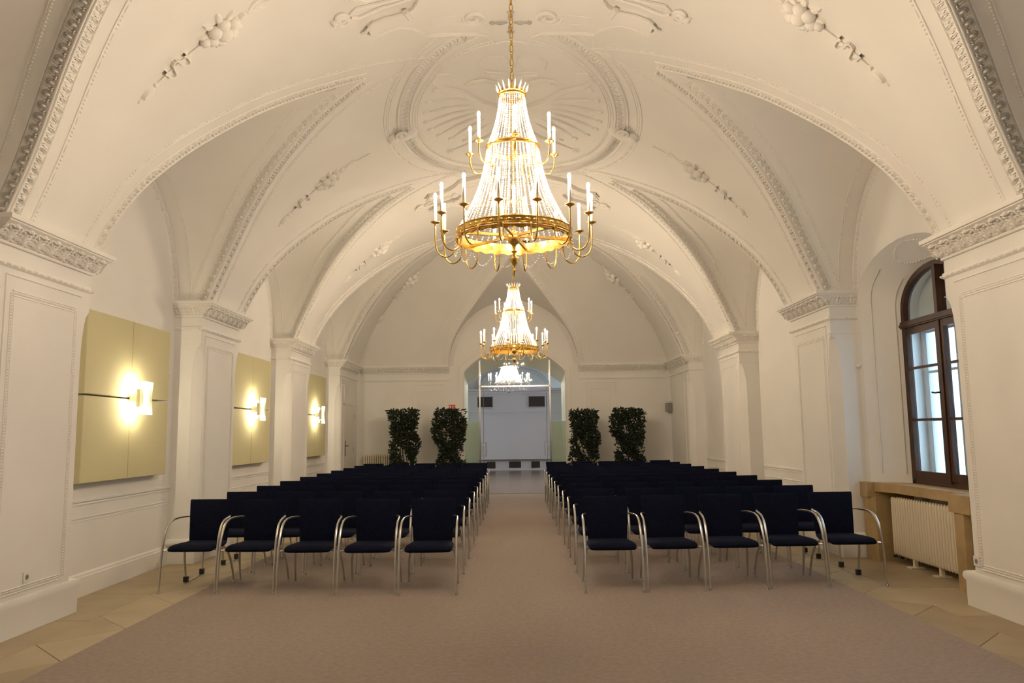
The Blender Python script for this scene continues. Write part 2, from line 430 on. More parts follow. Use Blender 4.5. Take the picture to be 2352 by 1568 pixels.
# end lunette mouldings
gm = MB(); C0 = V3((0, 16, 2.5))
for hf in (-1, 1):
    P, Sd, Nn = [], [], []
    for i in range(NG+1):       # on the cove, outside the lunette
        u = i/NG; p = egroin(hf, u); t = (egroin(hf, min(u+.01, 1))-egroin(hf, max(u-.01, 0))).normalized()
        ph = PH0+(PHE-PH0)*u; n = V3((0, -math.cos(ph), -math.sin(ph))); s = n.cross(t).normalized()
        if s.x*hf < 0: s = -s
        P.append(p); Sd.append(s); Nn.append(n)
    f_, L = strip3(P, Sd, Nn); ridge(gm, f_, L, .01, .018, .016); leaf_strip(gm, f_, L, .13, .1, .02); ridge(gm, f_, L, .16, .012, .012); beads(gm, f_, L, .36, .0125, .036); 
    P, Sd, Nn = web_frames(egroin, ewarch, hf, 0, .92, C0); f_, L = strip3(P, Sd, Nn); ridge(gm, f_, L, .012, .03, .012); ridge(gm, f_, L, .05, .012, .012)
    P = [ewarch(hf, i/30) for i in range(31)]; Sd = []; Nn = []
    for i, p in enumerate(P):
        t = (P[min(i+1, 30)]-P[max(i-1, 0)]).normalized(); n = V3((0, -1, 0)); s = n.cross(t)
        if s.dot(V3((0, p.y, 3.2))-p) < 0: s = -s
        Sd.append(s); Nn.append(n)
    f_, L = strip3(P, Sd, Nn); ridge(gm, f_, L, .015, .03, .03); egg_strip(gm, f_, L, .07, .07, .035); ridge(gm, f_, L, .12, .014, .014)
stuff(gm.build('groin_moulding', 'stucco', ceiling, recalc=False, auto=False))
# oval medallion on the crown
def oval(cy, full=True):
    OC = .04
    def ell(ax, ay, n=120): return [(OC+ax*math.cos(2*PI*i/n), cy+ay*math.sin(2*PI*i/n)) for i in range(n+1)]
    b = MB()
    fn, L = barrel_fn(ell(1.36, 2.09)); beads(b, fn, L, 0, .014, .04, reel=False); ridge(b, fn, L, .03, .012, .010)
    ridge(b, fn, L, -.035, .012, .010)
    fn, L = barrel_fn(ell(1.52, 2.38)); ridge(b, fn, L, .085, .02, .022); ridge(b, fn, L, -.085, .02, .022); leaf_strip(b, fn, L, .14, .11, -.07)
    fn, L = barrel_fn(ell(1.76, 2.6)); beads(b, fn, L, 0, .012, .036); ridge(b, fn, L, -.035, .012, .010); ridge(b, fn, L, .03, .012, .008)
    med = stuff(b.build('oval_medallion', 'stucco', ceiling, recalc=False, auto=False))
    for sx in (-1, 1):
        s = MB(); A0 = sx*1.58+OC
        f = lambda t, s_, n: b2(A0+t, cy-.12+s_, n)
        s.dome(f, 0, .12, .20, .13, .07, 12, .15*sx); s.dome(f, sx*.13, .06, .10, .12, .09, 10); s.dome(f, -sx*.14, .1, .1, .15, .05, 10)
        pts = []
        for i in range(34):
            q = i/33*3.6*PI; r = .105*(1-i/40); pts.append(f(r*math.cos(q), -.06+r*math.sin(q), .05+.02*i/33))
        s.tube(pts, .022, 6)
        stuff(s.build('scroll_clasp', 'stucco', ceiling))
    return med
oval(10.4); 
# double-headed eagle with crown in the oval
eg = MB(); EY = 10.4
def ef(a0, y0): return lambda t, s_, n: b2(a0+t, y0+s_, n)
def etube(pts, r, n=.02):
    r = [q*.62 for q in r] if isinstance(r, list) else r*.62
    P = [V3((.04+a, y, 0)) for a, y in pts]; N_ = []
    for i in range(len(P)):
        t = (P[min(i+1, len(P)-1)]-P[max(i-1, 0)]).normalized(); N_.append(V3((-t.y, t.x, 0)))
    rr = r if isinstance(r, list) else [r]*len(P)
    # resample
    PP = []; NN = []; RR = []
    for i in range(len(P)-1):
        for j in range(4): PP.append(P[i].lerp(P[i+1], j/4)); NN.append(N_[i].lerp(N_[i+1], j/4)); RR.append(rr[i]+(rr[i+1]-rr[i])*j/4)
    PP.append(P[-1]); NN.append(N_[-1]); RR.append(rr[-1])
    eg.grid([[b2(p.x+n_.x*q*w_, p.y+n_.y*q*w_, h_*min(.042, q*.9)) for w_, h_ in ((-1,-.05),(-.75,.6),(-.3,.95),(0,1),(.3,.95),(.75,.6),(1,-.05))] for p, n_, q in zip(PP, NN, RR)])
for sg in (-1, 1):
    for i, (a1, y1, a0, y0) in enumerate([(.98,9.35,.5,9.75),(1.1,9.6,.5,9.85),(1.17,9.9,.5,9.98),(1.2,10.2,.5,10.1),(1.18,10.48,.48,10.22),(1.08,10.75,.44,10.34),(.92,10.98,.38,10.45),(.72,11.15,.3,10.6)]):
        L = math.hypot(a1-a0, y1-y0); an = math.atan2(y1-y0, (a1-a0)*sg)
        eg.dome(ef(.04+sg*(a0+a1)/2, (y0+y1)/2), 0, 0, L/2, .045, .028, 8, an)
        eg.dome(ef(.04+sg*a1, y1), 0, 0, .05, .05, .032, 8)
    etube([(sg*.2,10.1),(sg*.45,9.85),(sg*.62,9.55),(sg*.9,9.3),(sg*1.0,9.08),(sg*.92,8.93),(sg*.76,8.98)], [.09,.09,.08,.07,.05,.04,.025])
    etube([(sg*.1,9.9),(sg*.14,9.6),(sg*.22,9.38),(sg*.36,9.27),(sg*.5,9.27),(sg*.62,9.34)], [.09,.085,.08,.075,.05,.015])
    etube([(sg*.5,9.33),(sg*.58,9.40)], [.03,.01])
    etube([(sg*.2,10.9),(sg*.42,11.15),(sg*.68,11.3),(sg*.9,11.42)], [.08,.06,.045,.035])
    for da, dy in ((.14,.02),(.12,.1),(.05,.14),(.12,-.07)): etube([(sg*.9,11.42),(sg*(.9+da),11.42+dy)], [.03,.012])
    etube([(sg*.05,11.0),(sg*.15,11.4),(sg*.28,11.7)], [.08,.06,.03])
    # crown
    eg.dome(ef(.04+sg*.24, 8.85), 0, 0, .19, .15, .05, 12, .35*sg); etube([(sg*.07,8.68),(sg*.03,8.98)], .02); etube([(sg*.1,8.66),(sg*.3,8.68),(sg*.42,8.82),(sg*.4,9.0)], .02)
eg.dome(ef(.04, 10.35), 0, 0, .22, .72, .05, 14, rings=3)
etube([(-.33,9.06),(0,9.12),(.33,9.06)], .035); etube([(-.3,9.15),(0,9.21),(.3,9.15)], .025); etube([(0,11.1),(0,11.75)], [.08,.03])
stuff(eg.build('eagle_relief', 'stucco', ceiling))
# strapwork cartouches between the ovals
def cartouche(cy, mir):
    Y = lambda y: cy+(y-7.2)*mir
    b = MB(); T = .05
    low = [(0,8.255),(.093,8.26),(.177,8.29),(.236,8.15),(.33,8.08),(.57,8.03),(.92,7.95),(.99,7.82),(1.06,7.73),(1.18,7.65),(1.3,7.645),(1.39,7.66),(1.474,7.70)]
    upp = [(0,7.2),(.92,7.2),(.96,7.30),(.99,7.36),(1.06,7.40),(1.18,7.40),(1.3,7.385),(1.43,7.40),(1.56,7.53)]
    def ev(tab, a):
        for (p, q), (r, s) in zip(tab, tab[1:]):
            if a <= r: return q+(s-q)*(a-p)/max(r-p, 1e-6)
        return tab[-1][1]
    for sg in (-1, 1):
        for half in (1, -1):
            rows = []; N = 60
            for i in range(N+1):
                a = 1.5*i/N; y0, y1 = ev(upp, a), ev(low, a)
                yy = lambda y: 7.2+(y-7.2)*half
                rows.append([b2(.02+sg*a, Y(yy(y0+(y1-y0)*q)), n) for q, n in ((0,0),(0.0,T),(.25,T*1.1),(.5,T*1.1),(.75,T*1.1),(1,T),(1,0))])
            b.grid(rows)
            yy = lambda y: Y(7.2+(y-7.2)*half)
            b.tube([b2(.02+sg*a, yy(y-.02), T) for a, y in low+[(1.57,7.53)]], .018, 5)
            b.tube([b2(.02+sg*a, yy(y-.06), T) for a, y in low[4:-1]], .009, 5)
            b.tube([b2(.02+sg*a, yy(y), T) for a, y in upp[2:]], .016, 5)
            pts = []
            for i in range(30):
                q = i/29*3.2*PI; r = .15*(1-i/36); pts.append(b2(.02+sg*(.40+r*math.cos(q)), yy(7.68+r*math.sin(q)), T+.01+.02*i/29))
            b.tube(pts, .02, 6)
            b.tube([b2(.02+sg*a, yy(y), T) for a, y in ((.58,7.62),(.58,7.8),(.86,7.74),(.84,7.6))], .012, 5)
            b.tube([b2(.02+sg*a, yy(y), T) for a, y in ((.84,7.6),(.58,7.62))], .012, 5)
            b.tube([b2(.02+sg*a, yy(y), T+.01) for a, y in ((1.09,7.35),(1.05,7.5))], .03, 6)
            pts = []
            for i in range(22):
                q = i/21*2.4*PI; r = .09*(1-i/30); pts.append(b2(.02+sg*(1.72+r*math.cos(q)), yy(7.16+r*math.sin(q)), .02))
            b.tube(pts, .022, 6)
            b.tube([b2(.02+sg*a, yy(y), .015) for a, y in ((1.0,7.22),(1.3,7.24),(1.55,7.28),(1.62,7.22))], .02, 6)
            f = ef(.02, yy(7.82))
            for q in range(4):
                a_ = PI/2*q+.0; b.dome(f, .11*math.cos(a_), .11*math.sin(a_), .11, .04, T+.04, 8, a_); b.dome(f, .2*math.cos(a_), .2*math.sin(a_), .045, .06, T+.035, 8, a_)
    return stuff(b.build('strapwork_cartouche', 'stucco', ceiling))
cartouche(7.2, 1); cartouche(13.6, -1)
# fruit garlands
fm = MB(); fm.ball((0,0,0), 1, seg=10, rings=6); fruit_me = fm.mesh('fruit', 'stucco')
def garland(fr, s0, s1, sc=1.0):    # fr(s) -> P,T(down the string),Sd,N
    b = MB(); Lg = s1-s0
    def at(s, w=0, n=0): P, T, Sd, N = fr(s); return P+Sd*w+N*n
    b.tube([at(s0-.35+i*(Lg+.35)/30, 0, .008) for i in range(31)], .009*sc, 5)
    # sprig on top, ribbon, tassel
    for w, ds in ((-.08,-.14),(.08,-.14),(0,-.2),(-.05,-.06),(.05,-.06)):
        f = lambda t, s_, n: at(s0+.02+t, s_, n); b.dome(f, ds*.5, w*.5, .09*sc, .022*sc, .02, 6, math.atan2(w, ds))
    f = lambda t, s_, n: at(s0+.1+t, s_, n); b.dome(f, 0, 0, .05*sc, .04*sc, .05, 8)
    sm = s0+.62
    ps = [(-.07,-.05),(-.1,.06),(-.03,.09),(.0,-.02),(.03,-.09),(.08,-.05),(.05,.05),(.11,.09),(.14,.02)]
    rb_ = [(-.10,-.055),(-.115,.0),(-.11,.05),(-.08,.07),(-.05,.05),(-.04,.0),(-.035,-.05),(-.01,-.07),(.02,-.05),(.03,.0),(.04,.05),(.07,.07),(.1,.05),(.105,.0),(.11,-.05)]
    b.grid([[at(sm+.2+p*sc*1.1+dp_, w*sc*1.15, n) for dp_, n in ((-.013,0),(-.013,.035),(.013,.035),(.013,0))] for p, w in rb_])
    f = lambda t, s_, n: at(s1+t, s_, n); b.dome(f, 0, 0, .09*sc, .045*sc, .05, 8); b.dome(f, -.1, 0, .03*sc, .03*sc, .035, 8); b.dome(f, .09, 0, .04*sc, .02*sc, .02, 6)
    sc_ = s0+.32
    for q in range(9):
        an = 2*PI*q/9+.3; f = lambda t, s_, n: at(sc_+t, s_, n)
        b.dome(f, .16*sc*math.cos(an), .13*sc*math.sin(an), .085*sc, .038*sc, .035, 8, an)
    go = b.build('fruit_garland', 'stucco', ceiling)
    rr = random.Random(int(s1*100))
    for i, (t, w, r, n) in enumerate([(-.12,-.02,.055,.05),(-.06,.06,.06,.06),(-.04,-.07,.055,.05),(.0,0,.065,.09),(.06,.07,.055,.05),(.06,-.06,.06,.055),(.12,.01,.055,.05),(.18,-.02,.045,.04)]):
        P, T, Sd, N = fr(sc_+t*sc); c = P+Sd*w*sc+N*n*sc*.8
        q = frame_mat(T*r*sc*1.15, Sd*r*sc, N*r*sc*.95, c); inst('fruit', fruit_me, go, q)
for sx in (-1, 1):
    for yp in (6.44, 10.48, 14.62):
        yp += SHY[sx]*.8
        def fr(s, sx=sx, yp=yp):
            a = sx*s; q = a/R_; return b2(a, yp), V3((sx*math.cos(q), 0, -math.sin(q)*sx)), V3((0, 1, 0)), V3((-math.sin(q), 0, -math.cos(q)))
        garland(fr, 2.40, 3.57, .98)
    def fr(s, sx=sx):
        ph = PI/2-s/R_; q = V3((sx*xb(ph), ydiag(ph), zb(ph))); e = .01
        ph2 = ph-e; q2 = V3((sx*xb(ph2), ydiag(ph2), zb(ph2))); T = (q2-q).normalized(); N = (V3((-sx, -1, 0)).normalized()*math.cos(ph)*1.0+V3((0,0,-1))*math.sin(ph)).normalized()
        Sd = N.cross(T).normalized(); return q+N*.02, T, Sd, N
    garland(fr, 2.25, 3.75, 1.1)
# ------------------------------------------------------------------ walls
wl = MB(); wl.box((-WALL-.25, YB, 0), (-WALL, YEND+.3, 5.05)); wall_left = struct(wl.build('wall_left', 'plaster', smooth=False))
wbk = MB(); wbk.box((-4.9, YB-.3, 0), (4.9, YB, 6.3)); struct(wbk.build('wall_back', 'plaster', smooth=False))
WIN = {0, 1}
wr = MB()
OH, OS, OR_, SILL = 1.05, 3.2, .45, .90
IH, IS, IR, XWIN = .73, 2.95, .45, 4.70
def arch_pts(yc, hh, zs, rise, z0, n=16):
    pts = [(yc+hh, z0)]
    for i in range(n+1):
        q = PI*i/n; pts.append((yc+hh*math.cos(q), zs+rise*math.sin(q)))
    pts.append((yc-hh, z0)); return pts
XW = WALL
for k, yc in BAYS:
    a, c = yc-PER/2, yc+PER/2
    if k == 3: c = YEND+.3
    if k not in WIN: wr.box((XW, a, 0), (XW+.25, c, 5.05)); continue
    q = lambda y, z: V3((XW, y, z))
    wr.add([q(a,0), q(yc-OH,0), q(yc-OH,5.05), q(a,5.05)], [(0,1,2,3)]); wr.add([q(yc+OH,0), q(c,0), q(c,5.05), q(yc+OH,5.05)], [(0,1,2,3)])
    ap = arch_pts(yc, OH, OS, OR_, SILL)
    wr.grid([[q(y, z), q(y, 5.05)] for y, z in ap[1:-1]])
    ip = arch_pts(yc, IH, IS, IR, SILL)
    wr.grid([[V3((XW, y, z)), V3((XWIN+.02, y2, z2))] for (y, z), (y2, z2) in zip(ap, ip)])
    # wall around the recess below the sill and outer embrasure
    op = arch_pts(yc, IH-.03, IS-.03, IR-.02, SILL); ep = arch_pts(yc, .86, IS+.1, IR, SILL-.05)
    wr.grid([[V3((XWIN+.06, y, z)), V3((5.15, y2, z2))] for (y, z), (y2, z2) in zip(op, ep)])
    wr.box((4.84, yc-1.05, 0), (5.0, yc+1.05, SILL)); 
    wr.box((4.42, yc-1.1, 0), (4.84, yc-.95, .86)); wr.box((4.42, yc+.96, 0), (4.84, yc+1.1, .86))
    # outer blocking so that no daylight leaks round the frame
    for s_ in (-1, 1): wr.box((XWIN+.06, yc+s_*IH if s_ > 0 else a, 0), (XWIN+.12, c if s_ > 0 else yc-IH, 5.05))
    wr.grid([[V3((XWIN+.08, y, z)), V3((XWIN+.08, y, 5.05))] for y, z in ip[1:-1]])
wall_right = struct(wr.build('wall_right', 'plaster', smooth=True, recalc=False))
# dado rails and baseboards
for sx, wo in ((-1, wall_left), (1, wall_right)):
    for k, yc in BAYS:
        if k < 0: continue
        yc += SHY[sx]; y0, y1 = yc-1.32, yc+1.32
        if sx > 0 and k in WIN: continue
        for z, d, h in ((.935, .016, .022), (.90, .009, .012), (.765, .009, .012), (.735, .005, .008)):
            b = MB(); b.box((sx*WALL, y0, z-h/2), (sx*(WALL-d), y1, z+h/2)); b.build('dado_rail', 'plaster', wo, smooth=False)
        b = MB(); pr = [(0,0),(.025,0),(.025,.185),(.018,.195),(.018,.21),(.008,.225),(0,.23)]
        b.grid([[V3((sx*(WALL-d), y, z)) for d, z in pr] for y in (y0, y1)]); b.build('skirting', 'plaster', wo, smooth=False)
        b = MB(); b.box((sx*WALL, y0+.02, 2.35+.38), (sx*(WALL-.004), y0+.09, 2.735)); b.build('panel_line', 'plaster', wo, smooth=False)
# ------------------------------------------------------------------ piers
PROF = [(0,3.07),(.02,3.075),(.024,3.085),(.02,3.098),(.03,3.102),(.045,3.12),(.06,3.15),(.085,3.18),(.12,3.205),(.145,3.215),(.158,3.222),(.16,3.232),(.175,3.236),(.18,3.272),(.0,3.275)]
# acanthus leaf (x along the moulding, y outwards, z up)
def leaf_mesh(wd=.19):
    b = MB(); pf = [(.022,3.098),(.03,3.102),(.045,3.12),(.06,3.15),(.085,3.18),(.12,3.205),(.145,3.215),(.158,3.222)]
    d = [0.]
    for p, q in zip(pf, pf[1:]): d.append(d[-1]+math.hypot(q[0]-p[0], q[1]-p[1]))
    L = d[-1]
    def f(t, s, n):
        s = min(max(s, 0), L); i = 0
        while i < len(d)-2 and d[i+1] < s: i += 1
        q = (s-d[i])/(d[i+1]-d[i]); p, r = pf[i], pf[i+1]; ty, tz = r[0]-p[0], r[1]-p[1]; k = math.hypot(ty, tz)
        return V3((t, p[0]+ty*q+tz/k*n, p[1]+tz*q-ty/k*n*.6))
    h = wd/2
    b.dome(f, 0, .07, .016, .075, .034, 8); b.dome(f, 0, .15, .03, .022, .05, 8)              # midrib and curled tip
    for sg in (-1, 1):
        for tt, ss, rt_, rs, hh, ro in ((.03,.035,.012,.034,.026,-.55),(.044,.075,.013,.034,.03,-.75),(.046,.115,.012,.03,.032,-.95),(.03,.142,.010,.024,.036,-1.1)):
            b.dome(f, sg*tt, ss, rt_, rs, hh, 7, sg*ro)
        arcr(b, f, sg*h*.80, .055, .026, .034, -.6, PI+.9, .014, .024, 8); arcr(b, f, sg*h*.62, .13, .02, .02, -1.2, PI+.4, .011, .024, 7)
        b.dome(f, sg*h*.8, .055, .010, .014, .02, 6); b.dome(f, sg*h*.97, .11, .010, .036, .026, 6, .2*sg); b.dome(f, sg*h*.9, .012, .012, .012, .014, 6)
    return b.mesh('acanthus_leaf', 'stucco', True, False)
LEAF = leaf_mesh()
def pier(parent, sx, y0, y1, endwall=False, detail=True):
    b = MB(); ch = .11; xw = WALL+.05; xf = BODY
    zs = [(0,0),(.285,0),(.286,ch),(2.2,ch)]+[(2.2+.53*i/8, ch*math.sqrt(max(0, 1-(i/8)**2))) for i in range(1, 9)]+[(2.731,0),(3.27,0)]
    rings = []
    for z, c in zs:
        c2 = 0 if endwall else c
        rings.append([V3((sx*x, y, z)) for x, y in ((xw,y0),(xf+c,y0),(xf+c*.85,y0+c*.18),(xf,y0+c),(xf,y1-c2),(xf+c2*.85,y1-c2*.18),(xf+c2,y1),(xw,y1))])
    b.loft(rings); p = b.build('pier', 'plaster', parent, smooth=False)
    def rect(o, oy, z, full=True):
        e0 = y0-oy; e1 = y1+(0 if endwall else oy); return [V3((sx*x, y, z)) for x, y in ((xw,e0),(xf-o,e0),(xf-o,e1),(xw,e1))]
    b = MB(); b.loft([rect(.012,.025,0), rect(.012,.025,.215), rect(.014,.05,.222), rect(.018,.062,.242), rect(.018,.062,.262), rect(.014,.05,.285), rect(.006,.02,.297), rect(-.01,.0,.30)]); b.build('plinth', 'plaster', p)
    b = MB(); b.loft([rect(o, o*(.62 if sx < 0 else .42), z) for o, z in PROF]); b.build('capital', 'stucco', p)
    b = MB()      # bead-and-reel astragal below the capital
    for (A, Bp, n) in (((xf,y0-.018),(xf,y1+(0 if endwall else .018)),V3((-sx,0,0))), ((xw-.05,y0),(xf-.018,y0),V3((0,-1,0))), ((xf-.018,y1),(xw-.05,y1),V3((0,1,0)))):
        if endwall and n.y > 0: continue
        a_, c_ = V3((sx*A[0], A[1], 2.925)), V3((sx*Bp[0], Bp[1], 2.925)); L = (c_-a_).length; T = (c_-a_)/L
        f = lambda t, s, n_, a_=a_, T=T, n=n: a_+T*t+V3((0,0,s))+n*n_
        b.grid([[f(t, -.022, 0), f(t, -.016, .016), f(t, 0, .02), f(t, .02, .012), f(t, .03, .012), f(t, .03, 0)] for t in (0, L)])
        t = .06
        while t < L-.08: b.dome(f, t, 0, .055, .014, .032, 8); b.dome(f, t+.075, 0, .013, .017, .036, 6); b.dome(f, t+.1, 0, .013, .017, .036, 6); t += .175
        b.grid([[f(t, -.19-.004, 0), f(t, -.19, .007), f(t, -.19+.006, 0)] for t in ((.0, L) if n.y else (0, 0.1))])
    b.build('astragal', 'stucco', p, auto=False)
    if not detail: return p
    b = MB(); ya, yb_ = y0+.22, y1-.22; za, zb_ = .36, 2.71; o = V3((-sx, 0, 0))
    if endwall: yb_ = y0+.5
    def line(y_a, z_a, y_b, z_b, nm, r=.0095, pt=.024):
        A = V3((sx*xf, y_a, z_a)); Bp = V3((sx*xf, y_b, z_b)); L = (Bp-A).length; T = (Bp-A)/L; Sd = o.cross(T)
        f = lambda t, s, n: A+T*t+Sd*s+o*n
        beads(b, f, L, 0, r, pt, reel=False); ridge(b, f, L, .02, .009, .008, 5); ridge(b, f, L, -.02, .009, .006, 5)
    line(ya, za, ya, zb_, 0); line(yb_, za, yb_, zb_, 0); line(ya, zb_, yb_, zb_, 0); line(ya, za, yb_, za, 0)
    for (y_a, z_a, y_b, z_b) in ((y0+.14, 2.85, y1-.14 if not endwall else yb_+.1, 2.85), (y0+.13, .3, y0+.13, 2.85)):
        A = V3((sx*xf, y_a, z_a)); Bp = V3((sx*xf, y_b, z_b)); L = (Bp-A).length; T = (Bp-A)/L; Sd = o.cross(T)
        ridge(b, lambda t, s, n: A+T*t+Sd*s+o*n, L, 0, .014, .010, 5)
    stuff(b.build('panel_beading', 'stucco', p, auto=False, recalc=False))
    n = 8 if not endwall else 10; ex = .055; Lc = y1-y0+(2*ex if not endwall else ex)
    for i in range(n):
        y = y0-ex+(i+.5)*Lc/n; inst('acanthus_leaf', LEAF, p, frame_mat(V3((0, -sx*Lc/n/.19*-1, 0)), V3((-sx,0,0)), V3((0,0,1)), V3((sx*xf, y, 0))))
    for i in range(2):
        x = xf+.05+i*.17+.05
        inst('acanthus_leaf', LEAF, p, frame_mat(V3((1,0,0)), V3((0,-.62 if sx < 0 else -.42,0)), V3((0,0,1)), V3((sx*x, y0, 0))))
        if not endwall: inst('acanthus_leaf', LEAF, p, frame_mat(V3((-1,0,0)), V3((0,.62 if sx < 0 else .42,0)), V3((0,0,1)), V3((sx*x, y1, 0))))
    return p
for sx, wo in ((-1, wall_left), (1, wall_right)):
    for i in range(-2, 5):
        yp = YC1-PER/2+PER*(i-1)+SHY[sx]; y0, y1 = yp-.67, yp+.67
        if i == 4: pier(wo, sx, y0, YEND+.02, True)
        else: pier(wo, sx, y0, y1, False, i >= 1)
# ------------------------------------------------------------------ far wall with arched opening
wf = MB(); DL, DR, DS, DRISE = -1.27, 1.32, 3.10, .62; DC = (DL+DR)/2; DH = (DR-DL)/2
def dpts(hh, zs, rise, n=20):
    R = (hh*hh+rise*rise)/(2*rise); q0 = math.asin(hh/R)
    return [(DC+R*math.sin(q0-2*q0*i/n), zs+R*math.cos(q0-2*q0*i/n)-(R-rise)) for i in range(n+1)]
dp = dpts(DH, DS, DRISE)
for y in (YEND,):
    q = lambda x, z: V3((x, y, z))
    wf.add([q(-4.9,0), q(DL,0), q(DL,6.2), q(-4.9,6.2)], [(0,1,2,3)]); wf.add([q(DR,0), q(4.9,0), q(4.9,6.2), q(DR,6.2)], [(0,1,2,3)])
    wf.grid([[q(x, z), q(x, 6.2)] for x, z in dp])
ol = [(DR, 0)]+dp+[(DL, 0)]
dp2 = dpts(DH*.945, 2.82, .50); ol2 = [(dp2[0][0], 0)]+dp2+[(dp2[-1][0], 0)]
wf.grid([[V3((x, YEND, z)) for x, z in ol], [V3((x, YEND+.65, z)) for x, z in ol2]])
wall_far = struct(wf.build('wall_far', 'plaster', recalc=False))
# moulded edge round the opening
b = MB(); b.tube([V3((x, YEND-.004, z)) for x, z in ol], .016, 6); b.tube([V3((DC+(x-DC)*1.10, YEND-.002, z*(1.0 if z < .1 else 1.025))) for x, z in ol], .009, 5); b.build('door_architrave', 'plaster', wall_far)
for x0, x1 in ((-3.85, -1.64), (1.66, 3.85)):
    b = MB(); rows = []
    for x in (x0, x1): rows.append([V3((x, YEND-o*.9, z)) for o, z in PROF])
    b.grid(rows); b.add(rows[0], [tuple(range(len(rows[0])))]); b.add(rows[1], [tuple(range(len(rows[1])))]); b.build('cornice', 'stucco', wall_far, smooth=False)
    n = 12
    for i in range(n):
        x = x0+(i+.5)*(x1-x0)/n; inst('acanthus_leaf', LEAF, wall_far, frame_mat(V3(((x1-x0)/n/.19,0,0)), V3((0,-.9,0)), V3((0,0,1)), V3((x, YEND, 0))))
    for z, h, d in ((2.915, .02, .02), (2.89, .01, .008)):
        b = MB(); b.box((x0, YEND-d, z-h/2), (x1, YEND, z+h/2)); b.build('cornice_fillet', 'plaster', wall_far, smooth=False)
    # blind panel with beading
    px0, px1 = (-2.42, -1.92) if x0 < 0 else (1.98, 2.46)
    b = MB(); o = V3((0,-1,0))
    for (xa, za, xb2, zb2) in ((px0,.4,px0,2.62),(px1,.4,px1,2.62),(px0,2.62,px1,2.62)):
        A = V3((xa, YEND, za)); Bq = V3((xb2, YEND, zb2)); L = (Bq-A).length; T = (Bq-A)/L; Sd = o.cross(T); f = lambda t, s, n: A+T*t+Sd*s+o*n
        beads(b, f, L, 0, .012, .045, reel=False); ridge(b, f, L, .03, .012, .008, 5)
    for (xa, za, xb2, zb2) in ((px0-.14,.3,px0-.14,2.80),(px1+.14,.3,px1+.14,2.80),(px0-.14,2.80,px1+.14,2.80)):
        A = V3((xa, YEND, za)); Bq = V3((xb2, YEND, zb2)); L = (Bq-A).length; T = (Bq-A)/L; Sd = o.cross(T); ridge(b, lambda t, s, n: A+T*t+Sd*s+o*n, L, 0, .016, .014, 5)
    stuff(b.build('panel_beading', 'stucco', wall_far, recalc=False, auto=False))
    b = MB(); xa, xb2 = (-1.72, -1.32) if x0 < 0 else (1.38, 1.80); b.box((xa, YEND-.008, 2.615), (xb2, YEND, 2.63)); b.box((xa+.1, YEND-.006, .3), (xa+.108, YEND, 2.62)); b.box((xb2-.1, YEND-.006, .3), (xb2-.092, YEND, 2.62)); b.build('panel_line', 'plaster', wall_far, smooth=False)
# ------------------------------------------------------------------ room beyond the glass
Y2, Y3 = YEND+.65, 33.0
bf = MB(); bf.box((-5, Y2, -.12), (5, Y3+1, -.002)); struct(bf.build('floor', 'parquet', smooth=False))
bw = MB()
def rot_wall(x):   # concave end wall
    return Y3-.4-1.6*(abs(x)/3.6)**2
xs = [-3.6+7.2*i/24 for i in range(25)]
bw.grid([[V3((x, rot_wall(x), z)) for x in xs] for z in (.47, 3.35)])
for s_ in (-1, 1):
    yw = [Y2, 26.6, 28.6 if s_ > 0 else 26.6, rot_wall(3.6)]  # right side wall: invented opening, out of sight, that lets daylight in
    for ya, yb_, za, zb2 in ((yw[0], yw[1], 0, 3.35), (yw[2], yw[3], 0, 3.35), (yw[1], yw[2], 0, .9), (yw[1], yw[2], 3.0, 3.35)):
        bw.add([V3((s_*3.6, ya, za)), V3((s_*3.6, yb_, za)), V3((s_*3.6, yb_, zb2)), V3((s_*3.6, ya, zb2))], [(0,1,2,3)])
for s_ in (-1, 1): bw.add([V3((s_*3.7, Y2, 0)), V3((DC+s_*DH*.945, Y2, 0)), V3((DC+s_*DH*.945, Y2, 5.2)), V3((s_*3.7, Y2, 5.2))], [(0,1,2,3)])
bw.grid([[V3((x, Y2+.001, z)), V3((x, Y2+.001, 5.2))] for x, z in dp2])
wall_beyond = struct(bw.build('wall_beyond', 'beyond', recalc=False))
bc = MB(); rows = []
for j in range(13):
    y = Y2+(Y3-.2-Y2)*j/12; rows.append([V3((3.62*math.cos(PI*i/24), y, 3.3+1.5*math.sin(PI*i/24))) for i in range(25)])
bc.grid(rows); ey = Y3-.25
bc.grid([[V3((3.62*math.cos(PI*i/24), ey, 3.3)), V3((3.62*math.cos(PI*i/24), ey, 3.3+1.5*math.sin(PI*i/24)))] for i in range(25)])
ceil2 = struct(bc.build('ceiling', 'beyond', recalc=False))
b = MB()
for hh, zr in ((1.62, 1.05), (1.5, .97), (2.3, 1.35)): b.tube([V3((hh*math.cos(PI*i/24), ey-.03, 3.3+zr*math.sin(PI*i/24))) for i in range(25)], .035, 6)
b.build('arch_moulding', 'beyond', ceil2)
for z, h, d in ((3.33, .10, .12), (3.2, .05, .06), (2.42, .05, .05), (2.33, .025, .03)):
    b = MB(); b.grid([[V3((x, rot_wall(x)-d*q, z+h*r)) for x in xs] for q, r in ((0,-.5),(1,-.4),(1,.5),(0,.6))]); b.build('wall_moulding', 'beyond', wall_beyond)
for xc in (-1.28, 1.02):
    b = MB(); y = rot_wall(xc)-.05; b.box((xc-.39, y-.03, 2.62), (xc+.39, y, 3.06)); b.build('vent_screen', 'screen', wall_beyond, smooth=False)
    b = MB(); b.tube([V3((xc+p, y-.03, 2.84+q)) for p, q in ((-.4,-.23),(.4,-.23),(.4,.23),(-.4,.23))], .02, 4, closed=True); b.build('vent_screen_frame', 'beyond', wall_beyond)
bench = MB(); rows = []
